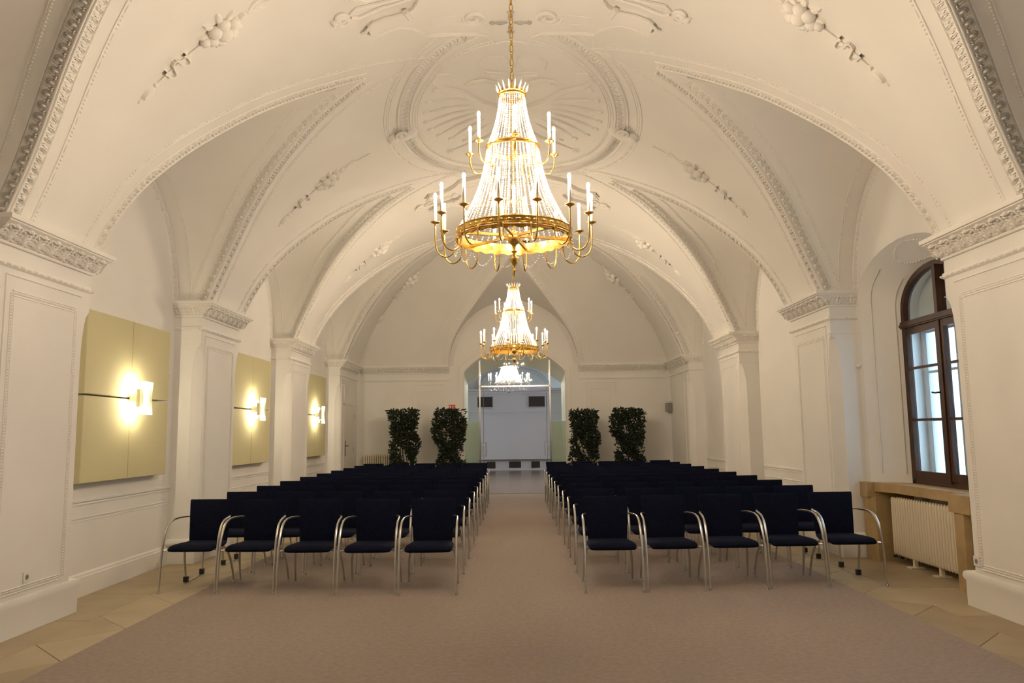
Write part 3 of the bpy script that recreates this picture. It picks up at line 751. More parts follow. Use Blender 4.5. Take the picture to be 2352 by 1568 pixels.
for x in xs:
    y = rot_wall(x); rows.append([V3((x, y, .47)), V3((x, y+.04, .44)), V3((x, y+.32, .42)), V3((x, y+.32, .0))])
bench.grid(rows); bo = bench.build('recessed_plinth', 'beyond', wall_beyond)
for xc in (-1.05, .02, .95):
    b = MB(); y = rot_wall(xc)+.31; b.box((xc-.25, y-.02, .10), (xc+.25, y+.02, .36)); b.build('plinth_grille', 'screen', bo, smooth=False)
b = MB(); b.box((2.0, 24.6, 0), (2.3, 25.0, 3.0)); b.loft([[V3((x, y, z)) for x, y in ((2.0-o, 24.6-o), (2.3+o, 24.6-o), (2.3+o, 25+o), (2.0-o, 25+o))] for o, z in ((.02,2.6),(.05,2.65),(.1,2.8),(.16,2.95),(.18,3.0))])
b.build('pilaster', 'beyond', wall_beyond, smooth=False)
rf = MB(); rf.box((-5.4, YB-.5, 6.35), (5.4, 34.4, 6.5))  # unseen shell added over both rooms to keep sky light from leaking in
for s_ in (-1, 1): rf.box((s_*5.35-.05, YB-.5, 3.9 if s_ > 0 else -.1), (s_*5.35+.05, 34.4, 6.35))
rf.box((-5.4, YB-.5, -.1), (5.4, YB-.4, 6.35)); rf.box((-5.4, 34.3, -.1), (5.4, 34.4, 6.35))
struct(rf.build('light_shield', 'joint', smooth=False))
# ------------------------------------------------------------------ glazed screen in the archway
door = struct(empty('door_1', (DC, YEND+.12, 0)), 'frameless glass door screen with chrome posts filling the arched opening')
PXL, PXR, ZT = -.865, .925, 2.74
def dl(x): return x-DC
DRAD = (DH*DH+DRISE*DRISE)/(2*DRISE)
def dtop(x): return DS+math.sqrt(max(0, DRAD**2-(x-DC)**2))-(DRAD-DRISE)
for x in (PXL, PXR):
    b = MB(); b.box((dl(x)-.02, -.02, 0), (dl(x)+.02, .02, dtop(x))); b.build('post', 'chrome', door, smooth=False)
b = MB(); b.box((dl(PXL), -.02, ZT-.018), (dl(PXR), .02, ZT+.018)); b.build('transom', 'chrome', door, smooth=False)
def arch_pane(name, xa, xb_, z0, m_, ztop=None):
    b = MB(); N = 14; xs_ = [xa+(xb_-xa)*i/N for i in range(N+1)]; T = .006
    for y in (-T, T): b.grid([[V3((dl(x), y, z0)), V3((dl(x), y, (dtop(x)-.01) if ztop is None else ztop))] for x in xs_])
    return b.build(name, m_, door, smooth=False, recalc=False)
ZF = 1.84
for xa, xb_ in ((DL+.01, PXL-.025), (PXR+.025, DR-.01)):
    arch_pane('side_pane', xa, xb_, ZF, 'clear'); arch_pane('frosted_pane', xa, xb_, .0, 'frost', ZF)
arch_pane('fanlight_pane', PXL+.025, PXR-.025, ZT+.03, 'clear')
b = MB(); b.tube([V3((dl(x), 0, z-.012)) for x, z in dp[1:-1]], .018, 6); b.build('arch_frame', 'chrome', door)
for sg, xh in ((1, PXL+.085), (-1, PXR-.085)):
    ang = math.radians(91.8); dv = V3((sg*math.cos(ang), math.sin(ang), 0)); pv = V3((-dv.y, dv.x, 0)); L = .86
    hz = V3((dl(xh), .05, 0))
    b = MB(); q = [hz+pv*.005*s_+dv*d for s_ in (-1, 1) for d in (0, L)]
    b.loft([[p+V3((0,0,z)) for p in (q[0], q[1], q[3], q[2])] for z in (.015, ZT-.05)]); leaf = b.build('glass_leaf', 'clear', door, smooth=False)
    b = MB(); 
    b.box((-.006,-.006,0),(.006,.006,ZT-.06)); eo = b.build('leaf_edge', 'grey', leaf, smooth=False); eo.location = hz+dv*L
    b = MB()
    for s_ in (-1, 1):
        c = hz+dv*(L-.09)+pv*.055*s_; b.tube([c+V3((0,0,.93)), c+V3((0,0,1.33))], .014, 8)
        for z in (1.03, 1.23): b.tube([c+V3((0,0,z)), hz+dv*(L-.09)+V3((0,0,z))], .008, 6)
    b.build('pull_handle', 'steel', leaf)
# ------------------------------------------------------------------ windows
def make_window(k, yc):
    f = MB(); N = 16
    def ring(hh, zs, rise, z0): return arch_pts(yc, hh, zs, rise, z0, N)
    o1, o2 = ring(IH+.01, IS, IR, SILL), ring(IH-.055, IS-.015, IR-.045, SILL+.07)
    x0, x1 = XWIN-.03, XWIN+.05
    f.grid([[V3((x0, *p)) for p in o1], [V3((x0, *p)) for p in o2], [V3((x1, *p)) for p in o2], [V3((x1, *p)) for p in o1], [V3((x0, *p)) for p in o1]])
    f.box((x0, yc-IH+.06, SILL), (x1, yc+IH-.06, SILL+.085))
    w = f.build('window_%d' % (2-k), 'wood', recalc=False); struct(w)
    part('transom', 'wood', w, [((x0-.035, yc-IH+.02, 2.72), (x1, yc+IH-.02, 2.80)), ((x0-.05, yc-IH+.02, 2.735), (x1, yc+IH-.02, 2.765))])
    my = yc-.085; part('mullion', 'wood', w, [((x0-.025, my-.028, SILL+.05), (x1-.002, my+.028, 2.73)), ((x0-.028, my-.03, 2.78), (x1-.003, my+.03, IS+IR-.06))])
    for s_ in (-1, 1):
        ya, yb_ = (my+.03, yc+IH-.055) if s_ > 0 else (yc-IH+.055, my-.03)
        xx0, xx1 = x0-.012, x0+.035; bx = []
        za, zt = SILL+.07, 2.72
        bx += [((xx0, ya, za), (xx1, ya+.05, zt)), ((xx0, yb_-.055, za), (xx1, yb_, zt)), ((xx0+.0015, ya+.002, zt-.08), (xx1-.0015, yb_-.002, zt-.001)), ((xx0+.0015, ya+.002, za+.001), (xx1-.0015, yb_-.002, za+.085))]
        cs = part('casement', 'wood', w, bx)
        for z in (1.64, 2.24): part('glazing_bar', 'wood', cs, [((xx0+.005, ya+.06, z-.014), (xx1-.005, yb_-.06, z+.014))])
        for zlo, zhi in ((za+.08, 1.63), (1.65, 2.23), (2.25, zt-.075)): part('pane', 'pane', cs, [((x0+.008, ya+.06, zlo), (x0+.012, yb_-.06, zhi))])
        b = MB(); T = .002; ys_ = [ya+(yb_-ya)*i/10 for i in range(11)]
        for x in (XWIN-T, XWIN+T): b.grid([[V3((x, y, 2.79)), V3((x, y, IS-.03+(IR-.04)*math.sqrt(max(0, 1-((y-yc)/(IH-.05))**2))))] for y in ys_])
        b.build('fanlight_pane', 'pane', w, smooth=False, recalc=False)
    b = MB(); hy = my+.06; b.tube([V3((x0-.012, hy, 1.93)), V3((x0-.05, hy, 1.93)), V3((x0-.055, hy+.02, 1.925)), V3((x0-.055, hy+.09, 1.935))], .009, 6); b.box((x0-.016, hy-.012, 1.87), (x0-.01, hy+.012, 1.99)); b.build('handle', 'black', w)
    # outer white casement
    xo = 4.90; bx = []
    for s_ in (-1, 1):
        bx += [((xo, yc+s_*.78-.06, SILL-.02), (xo+.06, yc+s_*.78+.08, 3.5))]
        ya, yb_ = (yc+.0, yc+.70) if s_ > 0 else (yc-.70, yc-.0)
        bx += [((xo+.005, ya, SILL+.02), (xo+.05, ya+.05, 2.74)), ((xo+.005, yb_-.05, SILL+.02), (xo+.05, yb_+.02, 2.74)), ((xo+.007, ya+.002, SILL+.022), (xo+.048, yb_-.002, SILL+.1)), ((xo+.007, ya+.002, 2.66), (xo+.048, yb_-.002, 2.738))]
        for z in (1.64, 2.2): bx += [((xo+.01, ya, z-.015), (xo+.045, yb_, z+.015))]
    bx += [((xo+.001, yc-.8, 2.74), (xo+.059, yc+.8, 3.6))]
    part('outer_frame', 'white', w, bx)
    for s_ in (-1, 1): part('outer_pane', 'pane', w, [((xo+.024, yc+s_*.35-.33, SILL+.08), (xo+.028, yc+s_*.35+.33, 2.68))])
    # stone sill, end blocks, pillars
    def sill_mesh():
        b = MB(); xi = XWIN; zt, zb2 = SILL+.004, SILL-.10
        pl = [(4.40, yc-.80), (4.40, yc+.62), (4.30, yc+.92), (4.30, yc+OH), (4.86, yc+OH-.02), (4.86, yc-OH+.02), (4.30, yc-OH), (4.30, yc-.92)]
        b.loft([[V3((x, y, z)) for x, y in pl] for z in (zb2, zt)]); return b.build('window_sill', 'sand', w, smooth=False)
    sill_mesh()
    for s_ in (-1, 1):
        y0_, y1_ = (yc+.94, yc+1.31) if s_ > 0 else (yc-1.15, yc-.80); part('sill_block', 'sand', w, [((4.22, y0_, .735), (4.34, y1_, SILL+.006))])
        ya_, yb2 = (yc+.91, yc+1.10) if s_ > 0 else (yc-.79, yc-1.02); b = MB()
        b.loft([[V3((x, y, z)) for x, y in ((4.845, ya_), (4.30, ya_), (4.235, ya_+s_*.07), (4.235, yb2), (4.845, yb2))] for z in (0, .738)]); b.loft([[V3((x, y, z)) for x, y in ((4.845, ya_), (4.345, ya_), (4.345, yb2), (4.845, yb2))] for z in (.738, SILL-.09)]); b.build('stone_pillar', 'sand', w, smooth=False)
    # plaster lines in the splay and oval bead in the soffit
    b = MB()
    for q_ in (.28, .82):
        pts = []
        a1, a2 = arch_pts(yc, OH, OS, OR_, SILL+.12, N), arch_pts(yc, IH, IS, IR, SILL+.12, N)
        for (ya, za), (yb2, zb2) in zip(a1, a2):
            pts.append(V3((WALL+(XWIN-WALL)*q_-.002, ya+(yb2-ya)*q_-(.004 if ya > yc else -.004), za+(zb2-za)*q_-.004)))
        half = len(pts)//2
        b.tube(pts[:half-3], .006, 5); b.tube(pts[half+4:], .006, 5)
    for i in range(44):
        an = 2*PI*i/44; yy = yc+.38*math.cos(an); q_ = .5+.36*math.sin(an); e = (yy-yc)
        hh = OH+(IH-OH)*q_; zz = (OS+(IS-OS)*q_)+(OR_+(IR-OR_)*q_)*math.sqrt(max(0, 1-(e/hh)**2)); b.ball((WALL+(XWIN-WALL)*q_, yy, zz), .011, seg=6, rings=4)
    stuff(b.build('reveal_beading', 'stucco', w))
    return w
make_window(1, YC1)
for k in (0,): make_window(k, YC1+PER*(k-1))
# ------------------------------------------------------------------ radiators
def radiator(name, n, pitch, h, depth, zf, label, feet=(.3, .7), valve=True):
    r = empty(name); b = MB()
    rc = pitch*.36
    for yy in (-depth/2+rc, depth/2-rc): b.tube([V3((0, yy, zf+q)) for q in (0, .006, .018, .035, h-.035, h-.018, h-.006, h)], [.004, rc*.6, rc*.9, rc, rc, rc*.9, rc*.6, .004], 10)
    for z in (zf+.05, zf+h-.05): b.box((-pitch*.5, -depth/2+rc*1.3, z-.02), (pitch*.5, depth/2-rc*1.3, z+.02))
    me = b.mesh('column', 'enamel')
    for i in range(n): inst('column', me, r, loc=((i-(n-1)/2)*pitch, 0, 0))
    for q in feet:
        x = (q-.5)*n*pitch; b = MB(); b.box((x-.02, -.02, 0), (x+.02, .02, zf+.03)); b.box((x-.055, -.075, 0), (x+.055, .075, .012)); b.build('foot', 'enamel', r, smooth=False)
    if valve:
        x = n*pitch/2-.08; b = MB(); b.tube([V3((x-.08, -.02, zf-.01)), V3((x+.06, -.02, zf-.01))], .022, 8); b.tube([V3((x, -.02, zf-.01)), V3((x, -.02, zf+.03))], .012, 8); b.tube([V3((x+.03, -.02, zf-.01)), V3((x+.03, -.07, zf-.01))], .018, 8); b.build('valve', 'black', r)
    tag(r, label, 'radiator'); return r
r1 = radiator('radiator', 24, .056, .66, .10, .09, 'cream column radiator in the stone recess under the window')
r1.matrix_local = frame_mat(V3((0,1,0)), V3((1,0,0)), V3((0,0,1)), V3((4.45, 8.60, 0)))
r2 = radiator('radiator', 16, .056, .95, .10, .12, 'cream column radiator on the far wall behind the left chairs', valve=False)
r2.location = (-3.33, YEND-.14, 0)
# ------------------------------------------------------------------ acoustic boards and sconces (left wall)
ORD = ['nearest', 'middle', 'farthest']
def board(yc, z0=1.115, z1=2.83, hw=.925, idx=0):
    r = empty('acoustic_board', (-WALL, yc, z0)); g = .009; hgt = z1-z0
    def panel(ya, yb_, za, zb2):
        b = MB(); e = .006
        b.loft([[V3((x, y, z)) for y, z in ((ya+o, za+o), (yb_-o, za+o), (yb_-o, zb2-o), (ya+o, zb2-o))] for x, o in ((.045, 0), (.112, 0), (.12, e))]); b.build('panel', 'board', r, smooth=False)
    zm = hgt*.505
    for ya, yb_ in ((-hw, -.004), (.004, hw)):
        panel(ya, yb_, 0, zm-g); panel(ya, yb_, zm+g, hgt)
    part('mounting_frame', 'grey', r, [((0, -hw+.12, .12), (.045, hw-.12, .2)), ((0, -hw+.12, hgt-.2), (.045, hw-.12, hgt-.12)), ((0, -.05, .12), (.045, .05, hgt-.12))])
    tag(r, 'pale olive fabric wall board of four panels, %s of three on the left' % ORD[idx], 'wall panel', 'wall boards with a sconce')
    zc = z0+zm; s = empty('wall_sconce', (-WALL+.12, yc, zc))
    part('bracket', 'steel', s, [((0, -.035, -.045), (.115, .035, .045))])
    for y_ in (-.065, .065): part('clip_bar', 'steel', s, [((.10, y_-.01, -.10), (.165, y_+.01, .10))])
    b = MB(); rows = []
    for j in range(9):
        y = -.135+.27*j/8; d = .19-.05*(1-(y/.135)**2)*0+.0; hz_ = .185-.0*abs(y)
        rows.append([(y, d)])
    for dx in (0, .008): b.grid([[V3((.165+dx+.010*(abs(z)/.18)**2, -.135+.27*j/8, z)) for j in range(9)] for z in [-.18+.36*i/10 for i in range(11)]])
    b.build('glass_shade', 'shade', s, recalc=False)
    for z0_, z1_ in ((.05, .15), (-.15, -.05)):
        b = MB(); b.tube([V3((.085, 0, z0_)), V3((.085, 0, z1_))], .014, 10); b.build('lamp_tube', 'tube', s)
    tag(s, 'steel wall sconce with frosted glass plate on the %s olive board' % ORD[idx], 'wall lamp', 'sconces on the wall boards')
for i, yc in enumerate((YC1, YC1+PER, YC1+2*PER)): board(yc, idx=i)
# ------------------------------------------------------------------ chandeliers
def ringband(R, z0, z1, t=.006, seg=64, scal=0.):
    b = MB(); rows = []
    for i in range(seg+1):
        a = 2*PI*i/seg; c, s = math.cos(a), math.sin(a); d = scal*(math.cos(a*28)) if scal else 0
        rows.append([V3((c*r, s*r, z)) for r, z in ((R, z0+d), (R+.006, z0+.006), (R, z0+.012), (R, z1-.012), (R+.006, z1-.006), (R, z1), (R-t, z1), (R-t, z0+d), (R, z0+d))])
    b.grid(rows); return b
def make_chandelier(gold='gold', bulb='bulb'):
    r = empty('chandelier')
    b = ringband(.43, -.005, .052, seg=96)
    for i in range(42):
        a = 2*PI*i/42; f = lambda t, s, n, a=a: V3(((.43+n)*math.cos(a+t/.43), (.43+n)*math.sin(a+t/.43), .0235+s)); b.dome(f, 0, 0, .022, .010, .004, 6)
    b.build('main_ring', gold, r)
    b = ringband(.425, -.035, -.008, scal=.006, seg=168); b.build('gallery_ring', gold, r)
    b = ringband(.20, .668, .70, seg=48); b.build('middle_ring', gold, r)
    b = ringband(.10, 1.085, 1.12, seg=32)
    for i in range(16):
        a = 2*PI*i/16; b.tube([V3((.1*math.cos(a), .1*math.sin(a), 1.12)), V3((.105*math.cos(a), .105*math.sin(a), 1.137))], [.012, .004], 5)
    b.build('top_crown', gold, r)
    sp = MB(); sp.tube([V3((.098,0,1.12)), V3((.108,0,1.142)), V3((.121,0,1.168)), V3((.129,0,1.184))], [.005,.0068,.0055,.0015], 6); sme = sp.mesh('crystal_spike', 'crystal')
    for i in range(16): inst('crystal_spike', sme, r, Matrix.Rotation(2*PI*(i+.5)/16, 4, 'Z'))
    def strand(p0, p1, sag, n, rr):
        b = MB()
        for i in range(n):
            q = i/(n-1); x = p0[0]+(p1[0]-p0[0])*q; z = p0[1]+(p1[1]-p0[1])*q; x -= sag*math.sin(PI*q)*(1.0)
            s = rr*(1 if i % 2 == 0 else .8); c = V3((x, 0, z))
            b.add([c+V3((s,0,0)), c+V3((0,s,0)), c+V3((-s,0,0)), c+V3((0,-s,0)), c+V3((0,0,s*1.35)), c+V3((0,0,-s*1.35))], [(0,1,4),(1,2,4),(2,3,4),(3,0,4),(1,0,5),(2,1,5),(3,2,5),(0,3,5)])
        return b.mesh('crystal_strand', 'crystal', False)
    s1 = strand((.096, 1.09), (.194, .70), .018, 26, .0062); s2 = strand((.194, .67), (.418, .05), .038, 38, .0066)
    for i in range(36): inst('crystal_strand', s1, r, Matrix.Rotation(2*PI*i/36, 4, 'Z'))
    for i in range(48): inst('crystal_strand', s2, r, Matrix.Rotation(2*PI*i/48, 4, 'Z'))
    b = MB()   # hanging prisms below the middle ring
    for i in range(24):
        a = 2*PI*(i+.5)/24; c = V3((.2*math.cos(a), .2*math.sin(a), .66)); b.tube([c, c-V3((0,0,.03)), c-V3((0,0,.055))], [.003,.007,.001], 5)
    b.build('prism_fringe', 'crystal', r, smooth=False)['kind'] = 'stuff'
    sw = MB(); n = 17
    for i in range(n):
        q = i/(n-1); a = (q-.5)*2*PI/14; z = -.035-.10*math.sin(PI*q); c = V3((.44*math.cos(a), .44*math.sin(a), z)); sw.ball(c, .0042, seg=5, rings=3)
    swm = sw.mesh('bead_swag', 'crystal')
    for i in range(14): inst('bead_swag', swm, r, Matrix.Rotation(2*PI*(i+.5)/14+.17, 4, 'Z'))
    b = MB(); b.lathe([(.009, .0), (.009, .25), (.016, .27), (.009, .3), (.009, .7), (.018, .72), (.009, .74), (.009, 1.12), (.02, 1.14), (.012, 1.18), (.004, 1.2)], 10); b.build('stem', gold, r)
    b = MB(); b.lathe([(.002,.05),(.03,.04),(.05,.01),(.052,-.02),(.04,-.045),(.02,-.06),(.012,-.075),(.012,-.10),(.025,-.11),(.012,-.12),(.01,-.135),(.02,-.15),(.034,-.165),(.034,-.185),(.02,-.205),(.009,-.22),(.007,-.235),(.013,-.25),(.012,-.265),(.002,-.30)], 16); b.build('hub_finial', gold, r)
    sk = MB(); sk.box((.045, -.009, .0), (.428, .009, .02)); skm = sk.mesh('spoke', gold, False)
    for i in range(6): inst('spoke', skm, r, Matrix.Rotation(2*PI*i/6+.3, 4, 'Z'))
    # arms
    def bez(pts, n=16):
        out = []
        for i in range(len(pts)-1):
            p0, p1, p2, p3 = pts[max(i-1, 0)], pts[i], pts[i+1], pts[min(i+2, len(pts)-1)]
            for j in range(4):
                t = j/4; out.append(tuple(.5*((2*p1[k])+(-p0[k]+p2[k])*t+(2*p0[k]-5*p1[k]+4*p2[k]-p3[k])*t*t+(-p0[k]+3*p1[k]-3*p2[k]+p3[k])*t**3) for k in (0, 1)))
        out.append(pts[-1]); return out
    a1 = MB(); a1.tube([V3((x,0,z)) for x, z in bez([(.432,.0),(.434,-.07),(.455,-.125),(.507,-.15),(.557,-.125),(.582,-.06),(.585,.10)])], .0062, 7)
    a2 = MB(); a2.tube([V3((x,0,z)) for x, z in bez([(.2,.67),(.203,.58),(.225,.53),(.265,.51),(.305,.53),(.328,.58),(.33,.65)])], .0052, 7)
    a3 = MB(); a3.tube([V3((x,0,z)) for x, z in bez([(.02,.26),(.05,.29),(.085,.27),(.11,.15),(.135,.09),(.155,.10),(.155,.12)])], .0045, 6)
    a1, a2, a3 = a1.mesh('arm', gold), a2.mesh('arm', gold), a3.mesh('arm', gold)
    pn = MB(); pn.lathe([(.004,-.014),(.012,-.008),(.033,.0),(.036,.006),(.032,.005),(.012,.0),(.012,.012),(.004,.012)], 14); pnm = pn.mesh('drip_pan', gold)
    cn = MB(); cn.lathe([(.0115,.004),(.0115,.185),(.006,.188)], 10); cnm = cn.mesh('candle', 'candle')
    bl = MB(); bl.ball((0,0,.205), .0125, .0125, .024, seg=6, rings=4); blm = bl.mesh('bulb', bulb)
    for me, n, rad, z, off in ((a1, 14, .585, .11, math.radians(100)), (a2, 7, .33, .66, math.radians(87)), (a3, 5, .155, .125, .3)):
        for i in range(n):
            a = off+2*PI*i/n
            # angle convention: 90 deg = towards the camera (-y)
            q = Matrix.Rotation(-a, 4, 'Z'); ar = inst('arm', me, r, q)
            for nm, mm in (('drip_pan', pnm), ('candle', cnm), ('bulb', blm)): inst(nm, mm, ar, loc=(rad, 0, z))
    # chain
    ch = MB(); ch.lathe([(.008, 1.2), (.006, 1.22), (.006, 1.23)], 8); cho = ch.build('chain', gold, r)
    lk = MB(); pts = []
    for i in range(16):
        a = 2*PI*i/16; pts.append(V3((.0125*math.cos(a), 0, .028*math.sin(a)+(.006 if math.sin(a) > 0 else -.006))))
    lk.tube(pts, .0042, 6, closed=True); lkm = lk.mesh('chain_link', gold)
    z = 1.255; i = 0
    while z < 2.96:
        inst('chain_link', lkm, cho, Matrix.Translation((0,0,z)) @ Matrix.Rotation(PI/2*(i % 2)+.4, 4, 'Z')); z += .056; i += 1
    b = MB(); b.lathe([(.004,2.93),(.03,2.935),(.05,2.95),(.055,2.97)], 14); b.build('ceiling_rose', gold, r)
    return r
ch1 = make_chandelier(); ch1.location = (.018, 5.65, 3.0); bpy.context.view_layer.update()
tag(ch1, 'large gilt crystal tent chandelier with candle lamps, nearest to the viewer', 'chandelier', 'crystal chandeliers')
ch2 = copy_tree(ch1); ch2.location = (.02, 13.57, 3.0); ch2['label'] = 'gilt crystal tent chandelier hanging farther back, above the rear chair rows'
ch3 = make_chandelier('chrome', 'bulbcool'); ch3.location = (-.13, 22.4, 2.92); tag(ch3, 'silvery crystal chandelier in the room beyond the glass doors', 'chandelier', 'crystal chandeliers')
# ------------------------------------------------------------------ chairs
def sup(hw, thk, n=20, px=.32, pn=.7):
    out = []
    for i in range(n):
        a = 2*PI*(i+.5)/n; c, s = math.cos(a), math.sin(a)
        out.append((hw*math.copysign(abs(c)**px, c), thk*math.copysign(abs(s)**pn, s)))
    return out
def make_chair():
    r = empty('armchair')
    def shell(name, sp, curve):
        b = MB(); rings = []
        for i, (y, z, t, hw) in enumerate(sp):
            p, q = sp[max(i-1, 0)], sp[min(i+1, len(sp)-1)]; ty, tz = q[0]-p[0], q[1]-p[1]; L = math.hypot(ty, tz); ny, nz = -tz/L, ty/L
            rings.append([V3((x, y+ny*n_+curve*(x/.23)**2*ny*-1, z+nz*n_+curve*(x/.23)**2*abs(nz)*.3)) for x, n_ in sup(hw, t)])
        b.loft(rings); return b.build(name, 'velvet', r)
    shell('seat', [(-.262,.405,.004,.205),(-.258,.408,.016,.222),(-.24,.418,.026,.231),(-.2,.428,.031,.235),(-.12,.43,.031,.236),(0,.427,.030,.234),(.1,.425,.028,.226),(.18,.43,.024,.212),(.21,.437,.016,.20)], .0)
    shell('backrest', [(.20,.425,.010,.200),(.206,.46,.017,.204),(.214,.52,.018,.208),(.228,.60,.018,.214),(.246,.70,.017,.222),(.268,.80,.015,.232),(.28,.853,.012,.237),(.284,.868,.007,.236),(.285,.874,.002,.229)], .016)
    ar = [(.213,.235,.699),(.235,.20,.703),(.262,.10,.704),(.272,.0,.70),(.276,-.08,.685),(.277,-.14,.655),(.278,-.19,.605),(.279,-.225,.54),(.280,-.25,.45),(.280,-.27,.33),(.280,-.288,.18),(.280,-.30,.02)]
    rad = [.007,.008,.010,.0115,.0125,.013,.0135,.0135,.013,.012,.0105,.0085]
    # smooth the centre line
    pts = [V3(p) for p in ar]; 
    for sg in (-1, 1):
        b = MB(); b.tube([V3((sg*p.x, p.y, p.z)) for p in pts], rad, 8); b.build('armrest_leg', 'steel', r)
        b = MB(); b.tube([V3((sg*x, y, z)) for x, y, z in ((.19,.10,.415),(.225,.16,.36),(.245,.215,.25),(.254,.265,.12),(.257,.295,.02))], [.012,.0125,.0125,.011,.0085], 8); b.build('rear_leg', 'steel', r)
        for x, y in ((.280,-.30),(.257,.295)):
            b = MB(); b.lathe([(.009,.024),(.0095,.014),(.013,.010),(.014,.0),(.002,.0)], 10, (sg*x, y, 0)); b.build('foot_glide', 'chrome', r)
        for x0, y, z, x1 in ((.215,-.19,.412,.281),(.205,.12,.41,.262)):
            if y > 0:
                b = MB(); b.tube([V3((sg*.2, .12, .41)), V3((sg*.272, -.0, .42))], .0, 6) if False else b.tube([V3((sg*.19, y, .412)), V3((sg*.236, y+.06, .33))], .007, 6)
            else: b = MB(); b.tube([V3((sg*x0, y, z)), V3((sg*x1, y-.06, z))], .0085, 8); b.ball((sg*x0, y, z), .0125, seg=8, rings=5)
            b.build('side_rod', 'steel', r)
    return r
chair0 = make_chair(); bpy.context.view_layer.update(); first = True
LX = [(-3.295, .255), (-2.69, .20), (-2.07, .10), (-1.46, .04), (-.86, .0)]; RX = [(.955, .0), (1.56, .03), (2.17, .06), (2.78, .12), (3.385, .17)]
NUM = ['first', 'second', 'third', 'fourth', 'fifth', 'sixth', 'seventh', 'eighth', 'ninth', 'tenth']
rj = random.Random(3)
pos = {}
for side, lst in (('left', LX), ('right', RX)):
    for row in range(10):
        for ci, (x, dy) in enumerate(lst):
            col = (4-ci) if side == 'left' else ci
            o = chair0 if first else copy_tree(chair0); first = False
            jx, jy = rj.uniform(-.004, .004), rj.uniform(-.012, .012)
            if row == 0: jx = jy = 0
            # far rows draw slightly towards the middle
            o.location = (x+jx, 8.02+dy+1.085*row+jy, .0); 
            o.location.z = .003
            o.rotation_euler = (0, 0, rj.uniform(-.006, .006))
            pos[side, row, col] = o.location.copy()
            where = 'on the aisle' if col == 0 else ('against the wall side' if col == 4 else NUM[col]+' seat from the aisle')
            rr = 'front row' if row == 0 else ('last row' if row == 9 else NUM[row]+' row')
            tag(o, 'navy velvet armchair with steel arms, %s block, %s, %s' % (side, rr, where), 'chair', 'rows of navy armchairs')
for side, sg in (('left', -1), ('right', 1)):
    for row in range(4):
        a, c = pos[side, row, 4], pos[side, row+1, 4]
        ya, yb_ = a.y+.295, c.y-.30; xa, xb_ = a.x+sg*.257, c.x+sg*.280
        r = empty('floor_link_bar', (xa, ya, 0))
        b = MB(); d = V3((xb_-xa, yb_-ya, 0)); n = V3((-d.y, d.x, 0)).normalized()*.014
        b.loft([[V3((0,0,z))-n-d*.05, V3((0,0,z))+n-d*.05, d+n+d*.05+V3((0,0,z)), d-n+d*.05+V3((0,0,z))] for z in (.0005, .006)]); b.build('strip', 'steel', r, smooth=False)
        for p in (V3((0,0,0)), d):
            b = MB()
            for w, z0, z1 in ((.022, .0, .062),): 
                b.box((p.x-w, p.y-w, .006), (p.x-.009, p.y+w, z1)); b.box((p.x+.009, p.y-w, .006), (p.x+w, p.y+w, z1)); b.box((p.x-.009, p.y-w, .006), (p.x+.009, p.y-.009, z1)); b.box((p.x-.009, p.y+.009, .006), (p.x+.009, p.y+w, z1))
            b.build('socket', 'black', r, smooth=False)
        tag(r, 'steel spacer strip with black sockets linking %s and %s rows, %s wall side' % (NUM[row], NUM[row+1], side), 'link bar', 'floor link bars')
# ------------------------------------------------------------------ clipped laurel columns
def laurel(cx, cyy, w, dp_, h, seed, label, thin):
    rd = random.Random(seed); r = empty('laurel_column', (cx, cyy, .0035))
    b = MB(); b.loft([[V3((s1*q, s2*q, z)) for s1, s2 in ((-1,-1),(1,-1),(1,1),(-1,1))] for q, z in ((.21,0),(.23,.36),(.235,.38),(.20,.38),(.195,.33))]); b.build('planter', 'pot', r, smooth=False)
    b = MB()
    for i in range(9):
        x, y = rd.uniform(-.15,.15), rd.uniform(-.12,.12); pts = [V3((x, y, .3))]
        for j in range(1, 7): pts.append(V3((x+rd.uniform(-.08,.08)+(x*.6*j/6), y+rd.uniform(-.06,.06), .3+(h-.4)*j/6)))
        b.tube(pts, [.014-.0018*j for j in range(7)], 5)
    b.build('stems', 'bark', r)
    b = MB(); n = 0
    while n < 3500:
        z = rd.uniform(.36, h); q = z/h
        ww = w*(.93+.07*math.sin(z*5.3+seed))*(1.0 if q > .62 else .90+.06*math.sin(z*8+seed*1.7)); cxo = .03*math.sin(z*4+seed)
        x = cxo+rd.uniform(-ww/2, ww/2); y = rd.uniform(-dp_/2, dp_/2)
        nb = math.sin(x*9+seed)*math.sin(z*6.5+seed*2)+math.sin(x*17+z*11+seed*3)*.6
        if nb < thin*(1.1-q*1.4)-.80 and rd.random() < .88: continue
        L = rd.uniform(.055, .095); wd = L*.42
        d = V3((x*1.2+rd.uniform(-.8,.8), y*1.6+rd.uniform(-.8,.3), rd.uniform(-.5,.8))).normalized()
        s = d.cross(V3((rd.uniform(-.7,.7), rd.uniform(-1.6,-.2), rd.uniform(-.3,1)))).normalized(); nn = s.cross(d); c = V3((x, y, z))
        b.add([c, c+d*L*.3+s*wd/2+nn*.006, c+d*L*.7+s*wd*.4+nn*.004, c+d*L, c+d*L*.7-s*wd*.4+nn*.004, c+d*L*.3-s*wd/2+nn*.006, c+d*L*.5-nn*.006], [(0,1,6),(1,2,6),(2,3,6),(3,4,6),(4,5,6),(5,0,6)]); n += 1
    stuff(b.build('foliage', 'leaf', r, smooth=False, recalc=False))
    tag(r, label, 'plant', 'laurel columns by the glass doors')
laurel(-2.65, 18.75, .70, .5, 2.13, 2, 'tall clipped laurel column, leftmost, beside the far radiator', .9)
laurel(-1.54, 18.75, .76, .5, 2.13, 5, 'tall clipped laurel column just left of the glass doors, under the red sign', .9)
